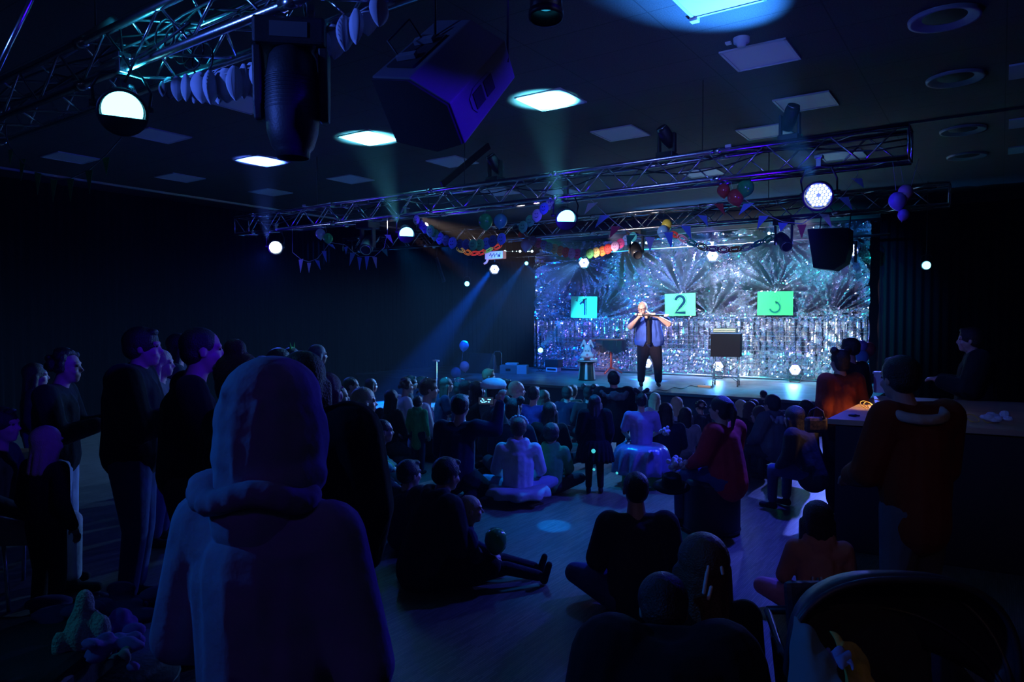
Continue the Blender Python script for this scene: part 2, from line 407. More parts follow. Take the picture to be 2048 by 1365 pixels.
# foil backdrop
FX0, FX1, FZ0, FZ1, FY = -10.55, -2.25, .5, 3.86, 16.3
def foil():
    def fp(px, py):
        p = at_y(px, py, FY); return (p.x, p.z)
    pins = [fp(1168, 700), fp(1362, 590), fp(1551, 582), fp(1195, 640), fp(1420, 632), fp(1600, 632), fp(1660, 632)]
    tops = [fp(1250, 480), fp(1160, 520), fp(1560, 470), fp(1690, 470)]
    zl = fp(1400, 633)[1]
    nx = 380; nz = 160
    rnd = random.Random(3)
    vs = []
    for j in range(nz + 1):
        z = FZ0 + (FZ1 - FZ0) * j / nz
        for i in range(nx + 1):
            x = FX0 + (FX1 - FX0) * i / nx
            d = 0.
            if z > zl:
                ws = 0; acc = 0; pol = 0
                for q, (ax, az) in enumerate(pins[1:] + tops):
                    dx, dz = x - ax, z - az
                    r = math.hypot(dx, dz) + .05
                    th = math.atan2(dz, dx)
                    wgt = 1 / r ** 3.2
                    k = 17 + 4 * (q % 3)
                    acc += wgt * min(r, .7) * .3 * (math.sin(k * th + q + 1.3 * noise.noise(Vector((x * 1.2, z * 1.2, q)))) + .5 * math.sin(2.3 * k * th))
                    ws += wgt
                    pol += wgt * min(r, .8) * abs(noise.noise(Vector((th * 6.5, r * .9, q * 7))))
                d = acc / ws
                e = min(1, (z - zl) / .25); d = d * (.35 + .65 * e)
                # crisp creases: ridged noise, longer along the fold direction
                d += .55 * pol / ws + .015 * abs(noise.noise(Vector((x * 6, z * 3, 8))))
            else:
                t = min(1, (zl - z) / .12)
                ph_ = x * 2 * math.pi / .13 + 2.5 * noise.noise(Vector((x * 1.5, z * .5, 3)))
                tri = abs((ph_ / (2 * math.pi)) % 1 - .5) * 2
                d = .075 * tri * t + .07 * noise.noise(Vector((x * 1.6, z * .8, 0))) + .05 * abs(noise.noise(Vector((x * 6, z * 3.0, 9))))
                if z < 1.1: d += .06 * abs(noise.noise(Vector((x * 10, z * 7, 2))))
            if abs(z - zl) < .045: d += .07 * noise.noise(Vector((x * 22, z * 22, 2)))
            d += rnd.uniform(-.002, .002)
            xx = x
            d *= min(1, .25 + min(x - FX0, FX1 - x) / .4)
            if i == 0 or i == nx: xx += .012 * math.sin(z * 9)
            vs.append((xx, FY + d, z))
    fs = [(j * (nx + 1) + i, j * (nx + 1) + i + 1, (j + 1) * (nx + 1) + i + 1, (j + 1) * (nx + 1) + i) for j in range(nz) for i in range(nx)]
    g = G(); g.add(vs, fs)
    root = empty('foil_backdrop', (0, 0, 0), 'crumpled silver foil curtain with gathered folds across the back of the stage', 'backdrop')
    g.build('foil_sheet', FOIL, root, False)
    G().cone((FX0 - .2, FY + .02, FZ1 + .02), (FX1 + .2, FY + .02, FZ1 + .02), .025).build('hanging_pipe', BLACKM, root)
    G().cone((FX0, FY, FZ0 - .005), (FX1, FY, FZ0 - .005), .02).build('bottom_hem', FOIL, root)
    return pins
foil()
# green number sheets
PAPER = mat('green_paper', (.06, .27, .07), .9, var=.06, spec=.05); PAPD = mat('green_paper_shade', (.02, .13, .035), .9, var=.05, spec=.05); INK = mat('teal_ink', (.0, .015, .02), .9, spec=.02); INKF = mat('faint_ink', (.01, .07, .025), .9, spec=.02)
def ribbon(path, wdt, y, c, sc):
    """flat stroke on a sheet facing -Y"""
    pts = [Vector((p[0] * sc, 0, p[1] * sc)) for p in path]; g = G(); vs = []
    for i, p in enumerate(pts):
        d = (pts[min(i + 1, len(pts) - 1)] - pts[max(0, i - 1)]).normalized(); nrm = Vector((-d.z, 0, d.x)) * wdt / 2
        for q in (p + nrm, p - nrm):
            for yy in (0, -.001): vs.append((c[0] + q.x, y + yy, c[2] + q.z))
    fs = []
    for i in range(len(pts) - 1):
        a = i * 4; b = a + 4
        fs += [(a + 1, a + 3, b + 3, b + 1), (a, b, b + 2, a + 2), (a, a + 1, b + 1, b), (a + 2, b + 2, b + 3, a + 3)]
    fs += [(0, 2, 3, 1), (len(vs) - 4, len(vs) - 3, len(vs) - 1, len(vs) - 2)]
    return g.add(vs, fs)
def arc(cx, cz, r, a0, a1, n=14, ry=None):
    ry = ry or r
    return [(cx + r * math.cos(R(a0 + (a1 - a0) * i / n)), cz + ry * math.sin(R(a0 + (a1 - a0) * i / n))) for i in range(n + 1)]
DIG = {'1': [(-.5, .35), (-.2, .6), (.12, .95), (.12, -.95)], '2': arc(0, .45, .5, 175, -25, 16) + [(.1, -.2), (-.5, -.9), (.65, -.9)],
       '3': arc(-.02, .48, .42, 160, -80, 14) + arc(0, -.42, .52, 78, -165, 16)}
def sheet(n, box, lab):
    x0, y0, x1, y1 = box; Yp = FY - .16
    a = at_y(x0, y0, Yp); b = at_y(x1, y1, Yp); c = ((a.x + b.x) / 2, Yp, (a.z + b.z) / 2); W = b.x - a.x; H = a.z - b.z
    o = empty('number_sheet', (0, 0, 0), lab, 'sign', 'green number sheets')
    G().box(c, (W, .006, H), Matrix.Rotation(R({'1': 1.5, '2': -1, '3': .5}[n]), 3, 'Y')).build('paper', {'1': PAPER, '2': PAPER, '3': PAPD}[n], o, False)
    s = H * .4; w_ = H * .1
    if n == '3':
        ribbon(DIG[n], w_ * 1.3, Yp - .006, c, s).build('numeral_outline', INKF, o, False)
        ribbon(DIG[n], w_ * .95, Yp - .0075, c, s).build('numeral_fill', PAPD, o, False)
        ribbon(arc(0, -.42, .52, 78, -165, 16), w_ * .6, Yp - .009, c, s).build('numeral_core', mat('mid_ink', (0, .03, .02), .9, spec=.02), o, False)
    else:
        ribbon(DIG[n], w_ * 2.3, Yp - .006, c, s).build('numeral_outline', INK, o, False)
        ribbon(DIG[n], w_ * 2.0, Yp - .0075, c, s).build('numeral_fill', PAPER, o, False)
        ribbon(DIG[n], w_ * (.9 if n == '1' else 1.2), Yp - .009, c, s).build('numeral_core', INK, o, False)
    G().cone((c[0], Yp - .01, a.z - .01), (c[0], Yp + .05, a.z - .01), .012).build('pin', WHITEP, o)
    G().cone((c[0], Yp + .03, a.z - .05), (c[0], FY - .02, a.z + .06), .006).build('tape', WHITEP, o)
sheet('1', (1142, 594, 1194, 636), 'green paper sheet with a large 1 pinned to the foil')
sheet('2', (1330, 588, 1391, 632), 'green paper sheet with a large 2 pinned behind the performer')
sheet('3', (1515, 584, 1586, 631), 'green paper sheet with a faint 3 pinned to the foil at right')
# ------------------------------------------------------------------ trusses
def truss(name, xa, xb, ya, yb, za, zb, lab, bay=.3, hang=()):
    o = empty(name, (0, 0, 0), lab, 'lighting truss', 'lighting trusses')
    cs = [(ya, za), (yb, za), (yb, zb), (ya, zb)]
    for y, z in cs:
        G().cone((xa, y, z), (xb, y, z), .024, n=10).build('chord', ALU, o)
    n = int((xb - xa) / bay)
    for k in range(4):
        (y0, z0), (y1, z1) = cs[k], cs[(k + 1) % 4]; g = G()
        for i in range(n):
            x = xa + i * bay
            a, b = ((y0, z0), (y1, z1)) if i % 2 == 0 else ((y1, z1), (y0, z0))
            g.cone((x, *a), (x + bay, *b), .009, n=6)
        for x in (xa, xb): G().cone((x, y0, z0), (x, y1, z1), .012, n=6).build('end_bar', ALU, o)
        g.build('lattice', ALU, o)
    for x in np.arange(xa + .5, xb, 2.0):
        for y, z in cs: G().cone((x - .05, y, z), (x + .05, y, z), .033, n=10).build('coupler', ALU, o)
    for x in hang:
        G().cone((x, (ya + yb) / 2, zb), (x, (ya + yb) / 2, CEIL), .006, n=6).build('steel_rope', BLACKM, o)
    cb = G(); rnd = random.Random(int(abs(ya) * 10))
    for q in range(3):
        pts = []
        for i in range(int((xb - xa) / .25) + 1):
            x = xa + i * .25
            pts.append((x, ya + .1 + .04 * q + rnd.uniform(-.02, .02), zb + .03 - abs(math.sin(x * (1.1 + .3 * q))) * (.09 + .05 * q)))
        cb.tube(pts, .008, 5)
    cb.build('cable', BLACKP, o)
    return o
truss('lighting_truss', -9.2, .9, 2.11, 2.38, 3.25, 3.51, 'nearest aluminium box truss crossing the upper left corner', hang=(-7, -4.8, -.2))
truss('lighting_truss', -11.0, -.72, 7.4, 7.68, 3.29, 3.58, 'aluminium box truss across the hall carrying four bright lamps', hang=(-9, -6, -2.7))
truss('lighting_truss', -12.5, -.6, 11.2, 11.48, 3.36, 3.65, 'aluminium box truss over the front of the stage', hang=(-10, -6.6, -3.0))
def bar(name, a, b, r, m, lab, cat):
    return tag(G().cone(a, b, r, n=10).build(name, m), lab, cat)
bar('hanging_pipe', (-12.2, 15.5, 3.46), (-1.8, 15.5, 3.46), .025, ALU, 'thin lamp pipe hung across the stage in front of the foil', 'pipe')
tag(G().box((0, 0, 0), (.03, .09, (at_y(882, 371, 7.36) - at_z(979, 291, 4.36)).length)).build('ceiling_strut', BLACKM, None, False), 'slanting dark strut between the front truss and the ceiling', 'strut')
s_ = bpy.data.objects['ceiling_strut']; a_, b_ = at_y(882, 371, 7.36), at_z(979, 291, 4.37)
s_.location = (a_ + b_) / 2; s_.rotation_euler = (b_ - a_).to_track_quat('Z', 'Y').to_euler()
a_, b_ = at_y(100, 122, 2.25), at_y(229, 42, 2.25)
bar('led_bar', a_, b_, .032, mat('grey_tube', (.4, .4, .42), .35, .3), 'grey tube lying tilted on the nearest truss', 'tube')
a_, b_ = at_d(-40, 210, 3.6), at_d(72, -20, 3.4)
bar('steel_strap', a_, b_, .012, ALU, 'thin bright strap slanting across the top left corner', 'strap')
cbl = G()
for k in range(5):
    c = at_y(330 + 12 * k, 70 + 10 * k, 2.2); cbl.tube([c + Vector((.1 * math.cos(t), .02 * k, .09 * math.sin(t))) for t in np.linspace(0, 6.2, 14)], .006, 5, True)
cbl.tube([at_y(x, y, 2.08) for x, y in ((240, 60), (245, 110), (262, 140), (250, 165), (270, 120), (300, 100), (340, 75), (380, 45))], .008, 5)
tag(cbl.build('cable_loop', BLACKP), 'loops of dark cable tied on the nearest truss', 'cable')

# ------------------------------------------------------------------ lamps
def em(name, col, s): return mat(name, (.05, .05, .05), .4, emit=col, es=s)
LENSW = em('lens_white', (.65, .85, 1), 9); LENSC = em('lens_cyan', (.15, .75, 1), 6); LENSB = em('lens_blue', (.35, .45, 1), 7); LENSD = em('lens_dim', (.02, .3, .5), 1.2)
def par(name, loc, aim, lab, r=.11, L=.26, lens=None, led=True, up=.28, half=False, clamp=True, group='stage lamps', cat='stage lamp', floor=False):
    loc = Vector(loc); aim = Vector(aim).normalized(); q = rotv(aim)
    o = empty(name, loc, lab, cat, group)
    # housing: barrel open towards +Z(local)
    G().lathe([(.001, -L), (r * .55, -L * .98), (r * .8, -L * .8), (r * 1.0, -L * .35), (r * 1.08, 0), (r * 1.08, .05), (r * 1.02, .05), (r * 1.0, .0), (r * .98, -.02), (.001, -.02)], q=q, n=28).build('housing', BLACKM, o)
    G().lathe([(r * 1.06, .03), (r * 1.16, .03), (r * 1.16, .055), (r * 1.06, .055)], q=q, n=28).build('rim', BLACKM, o)
    ln = lens or LENSW
    if led:
        g = G()
        for a in range(-3, 4):
            for b in range(-3, 4):
                c_ = -a - b
                if abs(c_) > 3 or (a, b) == (0, 0): continue
                x = (a + b * .5) * r * .28; y = b * .866 * r * .28
                g.cone(q @ Vector((x, y, -.012)), q @ Vector((x, y, .0)), r * .105, n=8)
        g.build('led_lens', ln, o)
        G().lathe([(.001, -.015), (r * .95, -.015)], q=q, n=28).build('reflector', em('reflector_glow', (.1, .2, 1), 1.0), o)
    else:
        G().lathe([(.001, .0), (r * .5, .012), (r * .93, -.005)], q=q, n=28).build('lens', ln, o)
    if half:
        hx = q.inverted() @ Vector((0, 0, 1)); a0 = math.atan2(hx.y, hx.x)
        pts = [q @ Vector((r * 1.05 * math.cos(a0 + t), r * 1.05 * math.sin(a0 + t), .058)) for t in np.linspace(R(100), R(260), 12)]
        G().prism(pts, aim, .006).build('shutter', BLACKM, o, False)
    side = aim.cross(Vector((0, 0, 1)))
    if side.length < .1: side = Vector((1, 0, 0))
    side.normalize(); back = -aim * L * .4; z = Vector((0, 0, -1 if floor else 1))
    top = z * up
    G().tube([back + side * r * 1.25, side * r * 1.3 + top * .55, side * r * .9 + top * .93, top, -side * r * .9 + top * .93, -side * r * 1.3 + top * .55, back - side * r * 1.25], .009, 6).build('yoke', BLACKM, o)
    for s in (-1, 1): G().cone(back + side * s * r * .9, back + side * s * r * 1.45, .02, n=10).build('knob', BLACKP, o)
    if clamp and not floor:
        G().box(top + Vector((0, 0, .035)), (.05, .05, .08)).box(top + Vector((0, 0, .09)), (.08, .07, .03)).build('clamp', ALU, o, False, .004)
    if floor: G().box(top, (.2, .12, .012)).build('foot', BLACKM, o, False)
    return o
cdir = lambda P, dx=0, dz=0: (Vector((dx, 0, CAMZ + dz)) - P)
par('stage_lamp', LAMPS[0][0], cdir(LAMPS[0][0], 2, -2), 'leftmost bright round lamp on the front truss, under a blue beam', r=.105, lens=LENSW, led=False)
par('stage_lamp', LAMPS[1][0], cdir(LAMPS[1][0], 1, -3), 'cyan-white lamp on the front truss, left of the smiley garland', r=.105, lens=LENSC, led=False, half=True)
par('stage_lamp', LAMPS[2][0], cdir(LAMPS[2][0], 2, -3.5), 'cyan-white lamp on the front truss, right end of the smiley garland', r=.115, lens=LENSC, led=False, half=True)
par('stage_lamp', LAMPS[3][0], cdir(LAMPS[3][0], -1, -1.5), 'large LED lamp with many white dots near the right end of the front truss', r=.125, lens=LENSW)
par('stage_lamp', NEARL, cdir(NEARL, .3, -1.2), 'nearest round lamp at upper left with a half-covered bright cyan face', r=.115, L=.3, lens=LENSC, led=False, half=True, up=.22)
tag(G().cone(NEARL + Vector((0, .05, .1)), NEARL + Vector((0, .05, .16)), .04, .015).build('lamp_bracket', ALU), 'small bright metal bracket above the nearest round lamp', 'bracket')
REAR = []
for px, py, ddx, lab, on in ((989, 539, -3, 'white LED lamp left of the foil, throwing a blue beam to the floor', 1), (1168, 526, 0, 'white LED lamp in front of the foil below the coloured smiley garland', 1),
                         (1425, 512, 0, 'white LED lamp in front of the foil below the paper chain', 1), (1702, 501, 0, 'white LED lamp in front of the right edge of the foil, beside the hanging loudspeaker', 1)):
    P = at_y(px, py, 15.46); REAR.append(P)
    par('stage_lamp', P, cdir(P, ddx, -3), lab, r=.13, up=.2)
FLR = []
for px, py, lab in ((1294, 727, 'floor LED lamp seen between the performer\'s legs'), (1436, 733, 'floor LED lamp seen between the legs of the prop stand'), (1590, 740, 'floor LED lamp with blue halo at the foot of the foil, right')):
    P = at_y(px, py, 15.95); P.z = max(P.z, SZ + .2); FLR.append(P)
    par('floor_lamp', P, cdir(P, 0, -.7), lab, r=.12, floor=True, up=P.z - SZ - .008, group='floor lamps')
SP = []
for px, py, Yd, rr, lab in ((1081, 701, 15.6, .07, 'small cyan lamp with blue mist at the left foot of the foil'), (1053, 527, 15.6, .05, 'small bright lamp throwing a fan of blue beams left of the foil'), (934, 568, 15.4, .07, 'small cyan lamp in the dark left of the stage above the balloons'), (1853, 531, 15.4, .08, 'small cyan lamp alone in the dark right of the foil')):
    P = at_y(px, py, Yd); SP.append(P)
    stand = py > 600
    par('small_lamp', P, cdir(P, -1.5 if px < 1500 else -3, -.2), lab, r=rr, L=.12, lens=LENSC, led=False, up=(P.z - SZ - .008) if stand else .2, floor=stand, clamp=False, group='small lamps')
    if not stand: tag(G().cone(P + Vector((0, 0, .2)), (P.x, P.y, CEIL), .006, n=6).build('hanging_wire', BLACKM), 'thin wire holding a small lamp ' + {1053: 'with a fan of beams', 934: 'above the balloon column', 1853: 'at the far right'}[px], 'wire')
# lights that belong to those lamps
for i, P in enumerate(REAR):
    spot('rear_beam', P + Vector((.02, -.2, -.05)), [at_d(893, 662, 17.0), (-9.6, 9.3, .7), (-6.2, 9, .6), (-3, 9, .6)][i], [60000, 8500, 2600, 1200][i], [(0, .1, 1), (.1, .35, 1), (.12, .35, 1), (.1, .15, 1)][i], [13, 44, 44, 44][i], .7, .06)
for P in FLR:
    spot('floor_beam', P + Vector((0, -.14, .0)), P + Vector((0, -1.0, -.33)), 70, (.08, .35, 1), 80, .6, .1)
    spot('floor_beam_back', P + Vector((0, -.1, .1)), P + Vector((0, .5, .9)), 10, VIOLET, 100, .6, .1)
fan = SP[1] + Vector((0, -.08, 0))
for tx, ty, tz in [at_d(*q_) for q_ in ((1005, 600, 17.5), (955, 640, 17), (1095, 570, 18), (870, 518, 18))]:
    spot('fan_beam', fan, (tx, ty, tz), 5000 if tx < -12.9 or tz > 3.0 else 30000, (.0, .15, 1), 7, .5, .03)
spot('mist_light', SP[0] + Vector((.02, -.05, .1)), SP[0] + Vector((.9, .25, .75)), 8000, (.02, .25, 1), 50, 1, .03)
spot('left_small', SP[2] + Vector((0, -.1, 0)), (-13.4, 13.5, 3.0), 150, BLUE, 8, .7, .03)
spot('left_small', SP[2] + Vector((0, -.1, -.05)), SP[2] + Vector((.1, -.4, -2)), 60, BLUE, 14, .7, .03)
# unseen spots added to light the foil, near the stage truss and hung pipe
for x, tx, c, p in ((-10.4, -9.8, (0, .16, 1), 750), (-7.8, -6.7, (0, .8, .62), 900), (-6.2, -5.8, (.6, .6, 1), 1600), (-5.2, -4.2, (0, .9, .75), 1400), (-3.2, -3.3, (.02, .2, 1), 1300), (-2.6, -4.2, (.8, .62, .9), 900), (-7.2, -8.6, (.06, .08, 1), 350), (-4.2, -6.2, (.1, .06, 1), 1100)):
    spot('foil_wash', (x, 12.2, 3.45), (tx, 16.2, 2.2), p * 2.4, c, 60, .9, .05)
for x, tx, c, p in ((-8.6, -7.9, TEAL, 200), (-4.9, -5.2, (.6, .6, 1), 260), (-3.2, -3.6, (.0, .7, .9), 200), (-6.6, -6.6, (.1, .3, 1), 260)):
    spot('foil_graze', (x, 15.3, 3.4), (tx, 16.3, 2.3), p * 1.6, c, 80, .9, .03)
spot('garland_key', (-7.4, 7.3, 3.2), (-8.3, 11.1, 3.12), 330, (1, .9, .95), 24, .9, .05)  # unseen spots added to brighten the garland and paper chain
spot('garland_key', (-5.2, 7.3, 3.2), (-4.9, 11.15, 3.15), 260, (1, .9, .95), 24, .9, .05)
# warm follow light on the performer from the front truss
spot('performer_key', (-4.9, 7.6, 3.35), PERF + Vector((-.6, 0, 1.0)), 1150, (1, .6, .78), 20, .6, .05)
spot('prop_key', (-7.2, 7.35, 3.2), at_z(1174, 750, SZ) + Vector((0, 0, .4)), 4200, (1, .62, .72), 7, .5, .04)  # extra unseen spot added to brighten the rabbit
spot('front_white', (-6.6, 7.3, 3.2), (-4.1, 16.3, 1.1), 6500, (1, .74, .62), 24, .9, .04)
for x, y, c, p in ((-9.5, 11.0, (.0, .15, 1), 260), (-6.8, 11.0, (.0, .3, .72), 460), (-4.2, 11.0, (.0, .34, .66), 460), (-2.6, 11.0, (.0, .35, 1), 420)):
    spot('stage_wash', (x, 11.75, 3.2), (x - .1, 14.1, SZ), p * 1.9, c, 55, .9, .08)
for P_, lab in ((REARL, 'unseen blue lamp added behind the camera at the left'), (VIOL, 'unseen violet lamp added behind the camera in the middle'), (WARML, 'unseen warm lamp added behind the camera at the right'), (NT[0], 'unseen lamp added at the right end of the near truss'), (NT[1], 'unseen lamp added on the near truss past the top edge')):  # housings for the added lamps out of view
    par('stage_lamp', P_, (-.2, .9, -.5) if P_ is VIOL else (-.6, .8, -.5) if P_ is WARML else (.9, .9, -.4) if P_ is REARL else (-.9, .35, -.2), lab, r=.1, led=False, lens=LENSB)

# ------------------------------------------------------------------ moving head, hanging can, loudspeakers
P = at_y(584, 105, 2.2)
mh = empty('moving_head_lamp', P, 'large unlit moving head lamp hanging from the nearest truss', 'moving head lamp')
q = Matrix.Rotation(YAW + R(8), 3, 'Z')
G().box(q @ Vector((0, 0, .07)), (.33, .2, .13), q).build('base', BLACKP, mh, False, .015)
G().box(q @ Vector((0, -.101, .07)), (.17, .006, .07), q).build('display_panel', mat('grey_plastic', (.12, .12, .13), .4), mh, False)
for s in (-1, 1):
    G().prism([q @ Vector((s * .15, y, z)) for y, z in ((-.07, .01), (.07, .01), (.055, -.25), (.03, -.33), (-.03, -.33), (-.055, -.25))], q @ Vector((1, 0, 0)), .045).build('yoke_arm', BLACKP, mh, False, .01)
hd = G()
hd.lathe([(.001, .02), (.08, .015), (.11, -.03), (.125, -.12), (.127, -.28), (.118, -.38), (.098, -.45), (.08, -.47), (.078, -.5), (.07, -.5), (.066, -.47), (.001, -.46)], n=28)
hd.build('head', BLACKP, mh)
rb = G()
for k in range(9): rb.lathe([(.126, -.13 - k * .018), (.13, -.135 - k * .018), (.126, -.14 - k * .018)], n=28)
rb.build('vent_ribs', BLACKP, mh)
G().lathe([(.001, -.475), (.05, -.478), (.066, -.47)], n=24).build('lens', mat('glass_dark', (.02, .03, .05), .1), mh)
for s in (-1, 1): G().box(q @ Vector((s * .09, 0, .16)), (.03, .03, .13), q).build('clamp', ALU, mh, False)
P = at_y(1092, 8, 2.24)
can = par('spot_can', P, (.05, -.1, -1), 'black lamp can cut off by the top edge, right of the wedge speaker', r=.055, L=.2, lens=LENSD, led=False, up=.3)

def poly_solid(faces_pts, e, name, m, parent): return G().prism(faces_pts, e, .01).build(name, m, parent)
def wedge_speaker():
    c0 = at_d(838, 225, 3.0)
    rt = Vector((math.cos(YAW), math.sin(YAW), 0)); fw = Vector((-math.sin(YAW), math.cos(YAW), 0)); upv = Vector((0, 0, 1))
    e = (rt * .23 + upv * .33 + fw * .2); el = e.length * 1.02; en = e.normalized()
    def onp(px, py, off=0.):
        d = ray(px, py); o0 = Vector((0, 0, CAMZ)); pc = c0 + en * off
        return o0 + d * ((pc - o0).dot(en) / d.dot(en))
    hx = [onp(*p) for p in ((743, 153), (818, 156), (900, 207), (930, 288), (880, 303), (795, 283))]
    o = empty('loudspeaker', c0, 'large wedge loudspeaker hung from the ceiling, lit blue on one side', 'loudspeaker')
    CABM = mat('cabinet_paint', (.09, .09, .1), .5, bump=.1, bscale=200)
    n = 6; bk = [p + en * el + (c0 - p) * .1 for p in hx]
    g = G().add([p - c0 for p in hx] + [p - c0 for p in bk], [tuple(range(n)), tuple(range(2 * n - 1, n - 1, -1))] + [((i + 1) % n, i, n + i, n + (i + 1) % n) for i in range(n)])
    g.build('cabinet', CABM, o, False, .006)
    gi = [p - c0 - en * .008 + (c0 - p) * .04 for p in hx]
    G().prism(gi, en, .01).build('grille', mat('grille', (.012, .012, .012), .8, bump=.5, bscale=300), o, False)
    # handle recess on the side face between hex corners 2,3
    def face_pt(i, u, v): 
        j = (i + 1) % 6; a = hx[i] * (1 - u) + hx[j] * u; b = bk[i] * (1 - u) + bk[j] * u; return a * (1 - v) + b * v - c0
    nrm = (face_pt(2, 1, 0) - face_pt(2, 0, 0)).cross(face_pt(2, 0, 1) - face_pt(2, 0, 0)).normalized()
    mid = face_pt(2, .5, .5)
    if nrm.dot(mid - en * el / 2) < 0: nrm = -nrm
    G().prism([face_pt(2, u, v) for u, v in ((.18, .34), (.18, .6), (.3, .68), (.62, .68), (.72, .58), (.72, .3), (.55, .25), (.3, .25))], nrm, .012).build('handle_plate', CABM, o, False)
    for va, vb in ((.3, .45), (.49, .63)):
        G().prism([face_pt(2, u, v) for u, v in ((.26, va), (.26, vb), (.64, vb), (.64, va))], nrm, .022).build('handle_recess', mat('recess', (.006, .006, .006), .8), o, False)
    nr2 = (face_pt(0, 1, 0) - face_pt(0, 0, 0)).cross(face_pt(0, 0, 1) - face_pt(0, 0, 0)).normalized()
    if nr2.dot(face_pt(0, .5, .5) - en * el / 2) < 0: nr2 = -nr2
    G().prism([face_pt(0, u, v) for u, v in ((.15, .15), (.15, .7), (.85, .7), (.85, .15))], nr2, .015).build('rig_plate', mat('recess', (.006, .006, .006), .8), o, False)
    for v in (.28, .55): G().box(face_pt(0, .5, v) + nr2 * .02, (.09, .03, .02), rotv(nr2)).build('bracket', mat('bracket_metal', (.5, .5, .55), .35, .8), o, False)
    G().tube([face_pt(0, .5, .55), face_pt(0, .2, .6) + nr2 * .1, face_pt(0, .1, .3) + nr2 * .08, face_pt(0, .4, .25)], .005, 6).build('cable', BLACKP, o)
    top = [face_pt(0, .5, .7), face_pt(2, .5, .95)]
    for t in top: G().cone(t, (t.x, t.y, CEIL - c0.z), .006, n=6).build('steel_rope', BLACKM, o)
wedge_speaker()
def hung_speaker():
    Yp = 11.0; cs = [at_y(x, y, Yp) for x, y in ((1614, 458), (1697, 455), (1697, 500), (1690, 525), (1666, 541), (1626, 536))]
    c = sum(cs, Vector()) / 6
    o = empty('loudspeaker', c, 'black loudspeaker hanging in front of the right side of the foil', 'loudspeaker')
    G().prism([p - c + Vector((0, .2, 0)) for p in cs], (0, 1, 0), .4).build('cabinet', BLACKP, o, False, .01)
    G().prism([(p - c) * .93 + Vector((0, -.006, 0)) for p in cs], (0, 1, 0), .02).build('grille', mat('grille', (.012, .012, .012), .8), o, False)
    for s in (-.2, .2): G().cone((s, .1, .2), (s, .25, 3.4 - c.z), .008, n=6).build('steel_rope', BLACKM, o)
    G().box((.29, .1, -.02), (.02, .12, .3)).build('bracket', BLACKM, o, False)
hung_speaker()
# dark moving heads standing on the upper truss and hanging under the stage truss
def small_head(P, lab, upward, sc=1.0, aim=(0, -.5, 1)):
    o = empty('moving_head_lamp', P, lab, 'moving head lamp', 'small moving heads')
    s = 1 if upward else -1
    G().box((0, 0, s * .03 * sc), (.2 * sc, .18 * sc, .07 * sc)).build('base', BLACKP, o, False, .01)
    for t in (-1, 1): G().box((t * .09 * sc, 0, s * .17 * sc), (.025, .07, .22 * sc)).build('yoke_arm', BLACKP, o, False, .006)
    q = rotv(Vector(aim)); c = Vector((0, 0, s * .24 * sc))
    G().lathe([(.001, -.13 * sc), (.055 * sc, -.12 * sc), (.072 * sc, -.02), (.072 * sc, .09 * sc), (.06 * sc, .13 * sc), (.05 * sc, .12 * sc), (.001, .115 * sc)], c=c, q=q, n=20).build('head', BLACKP, o)
    G().lathe([(.061 * sc, .125 * sc), (.061 * sc, .135 * sc), (.052 * sc, .13 * sc)], c=c, q=q, n=20).build('lens_ring', ALU, o)
for px, lab, aim in ((1333, 'unlit moving head standing on the front truss between two lamps', (-.3, -.6, .8)), (990, 'unlit moving head on the front truss right of the slanting strut', (-.2, -.5, .7)), (1578, 'unlit moving head on the front truss beside the right blue beam', (.4, -.5, .8))):
    P = at_y(px, 400, 7.54); P.z = 3.605
    small_head(P, lab, True, 1.0, aim)
for px, lab in ((735, 'unlit moving head hanging under the front truss by the left flags'), (1273, 'unlit moving head hanging between the flags and the foil'), (1568, 'unlit moving head hanging left of the stage loudspeaker')):
    Yp = 7.54 if px < 900 else 11.3; P = at_y(px, 400, Yp); P.z = 3.26 if px < 900 else 3.33
    small_head(P, lab, False, 1.35, (.4, -.6, -.5))
for px, Yp, lab in ((1458, 7.4, 'small pale label box on the front truss'), (610, 7.4, 'small pale label on the left end of the front truss')):
    P = at_y(px, 300, Yp); tag(G().box((P.x, P.y - .03, 3.61), (.06, .02, .03)).build('truss_label', WHITEP, None, False), lab, 'label')

# ------------------------------------------------------------------ bunting, garlands, balloons
FC = [mat('flag_paper_%s' % n, c, .7) for n, c in (('white', (.7, .7, .7)), ('green', (.05, .45, .12)), ('red', (.55, .06, .05)), ('blue', (.2, .35, .8)), ('yellow', (.7, .6, .1)))]
V_ = lambda *a: Vector(a)
def bunting(Yp, flags, lab, ropepx=None, zoff=0):
    o = empty('bunting', (0, 0, 0), lab, 'bunting', 'strings of flags')
    W = []
    for i, (x, y, tx, ty, wd, c) in enumerate(flags):
        yy = Yp + .04 * math.sin(i * 2.3)
        a = at_y(x - wd / 2, y, yy); b = at_y(x + wd / 2, y + ((i * 37) % 5 - 2), yy); t = at_y(tx, ty, yy + .05)
        m = (a + b) / 2; t = m + (t - m)
        G().prism([a, b, t], (0, 1, .1), .003).build('flag', FC[c], o, False)
        W.append(m)
    rp = [at_y(x, y, Yp) for x, y in ropepx] if ropepx else W
    g = G(); pts = []
    for i in range(len(rp) - 1):
        for k in range(4): pts.append(rp[i].lerp(rp[i + 1], k / 4))
    pts.append(rp[-1]); top_ = 3.3 if Yp > 5 else 3.26; yt_ = min(max(Yp, 7.42), 7.66) if Yp > 5 else 2.2
    pts = [V_(rp[0].x, yt_, top_)] + pts + [V_(rp[-1].x, yt_, top_)]; g.tube(pts, .004, 5).build('cord', STRING, o)
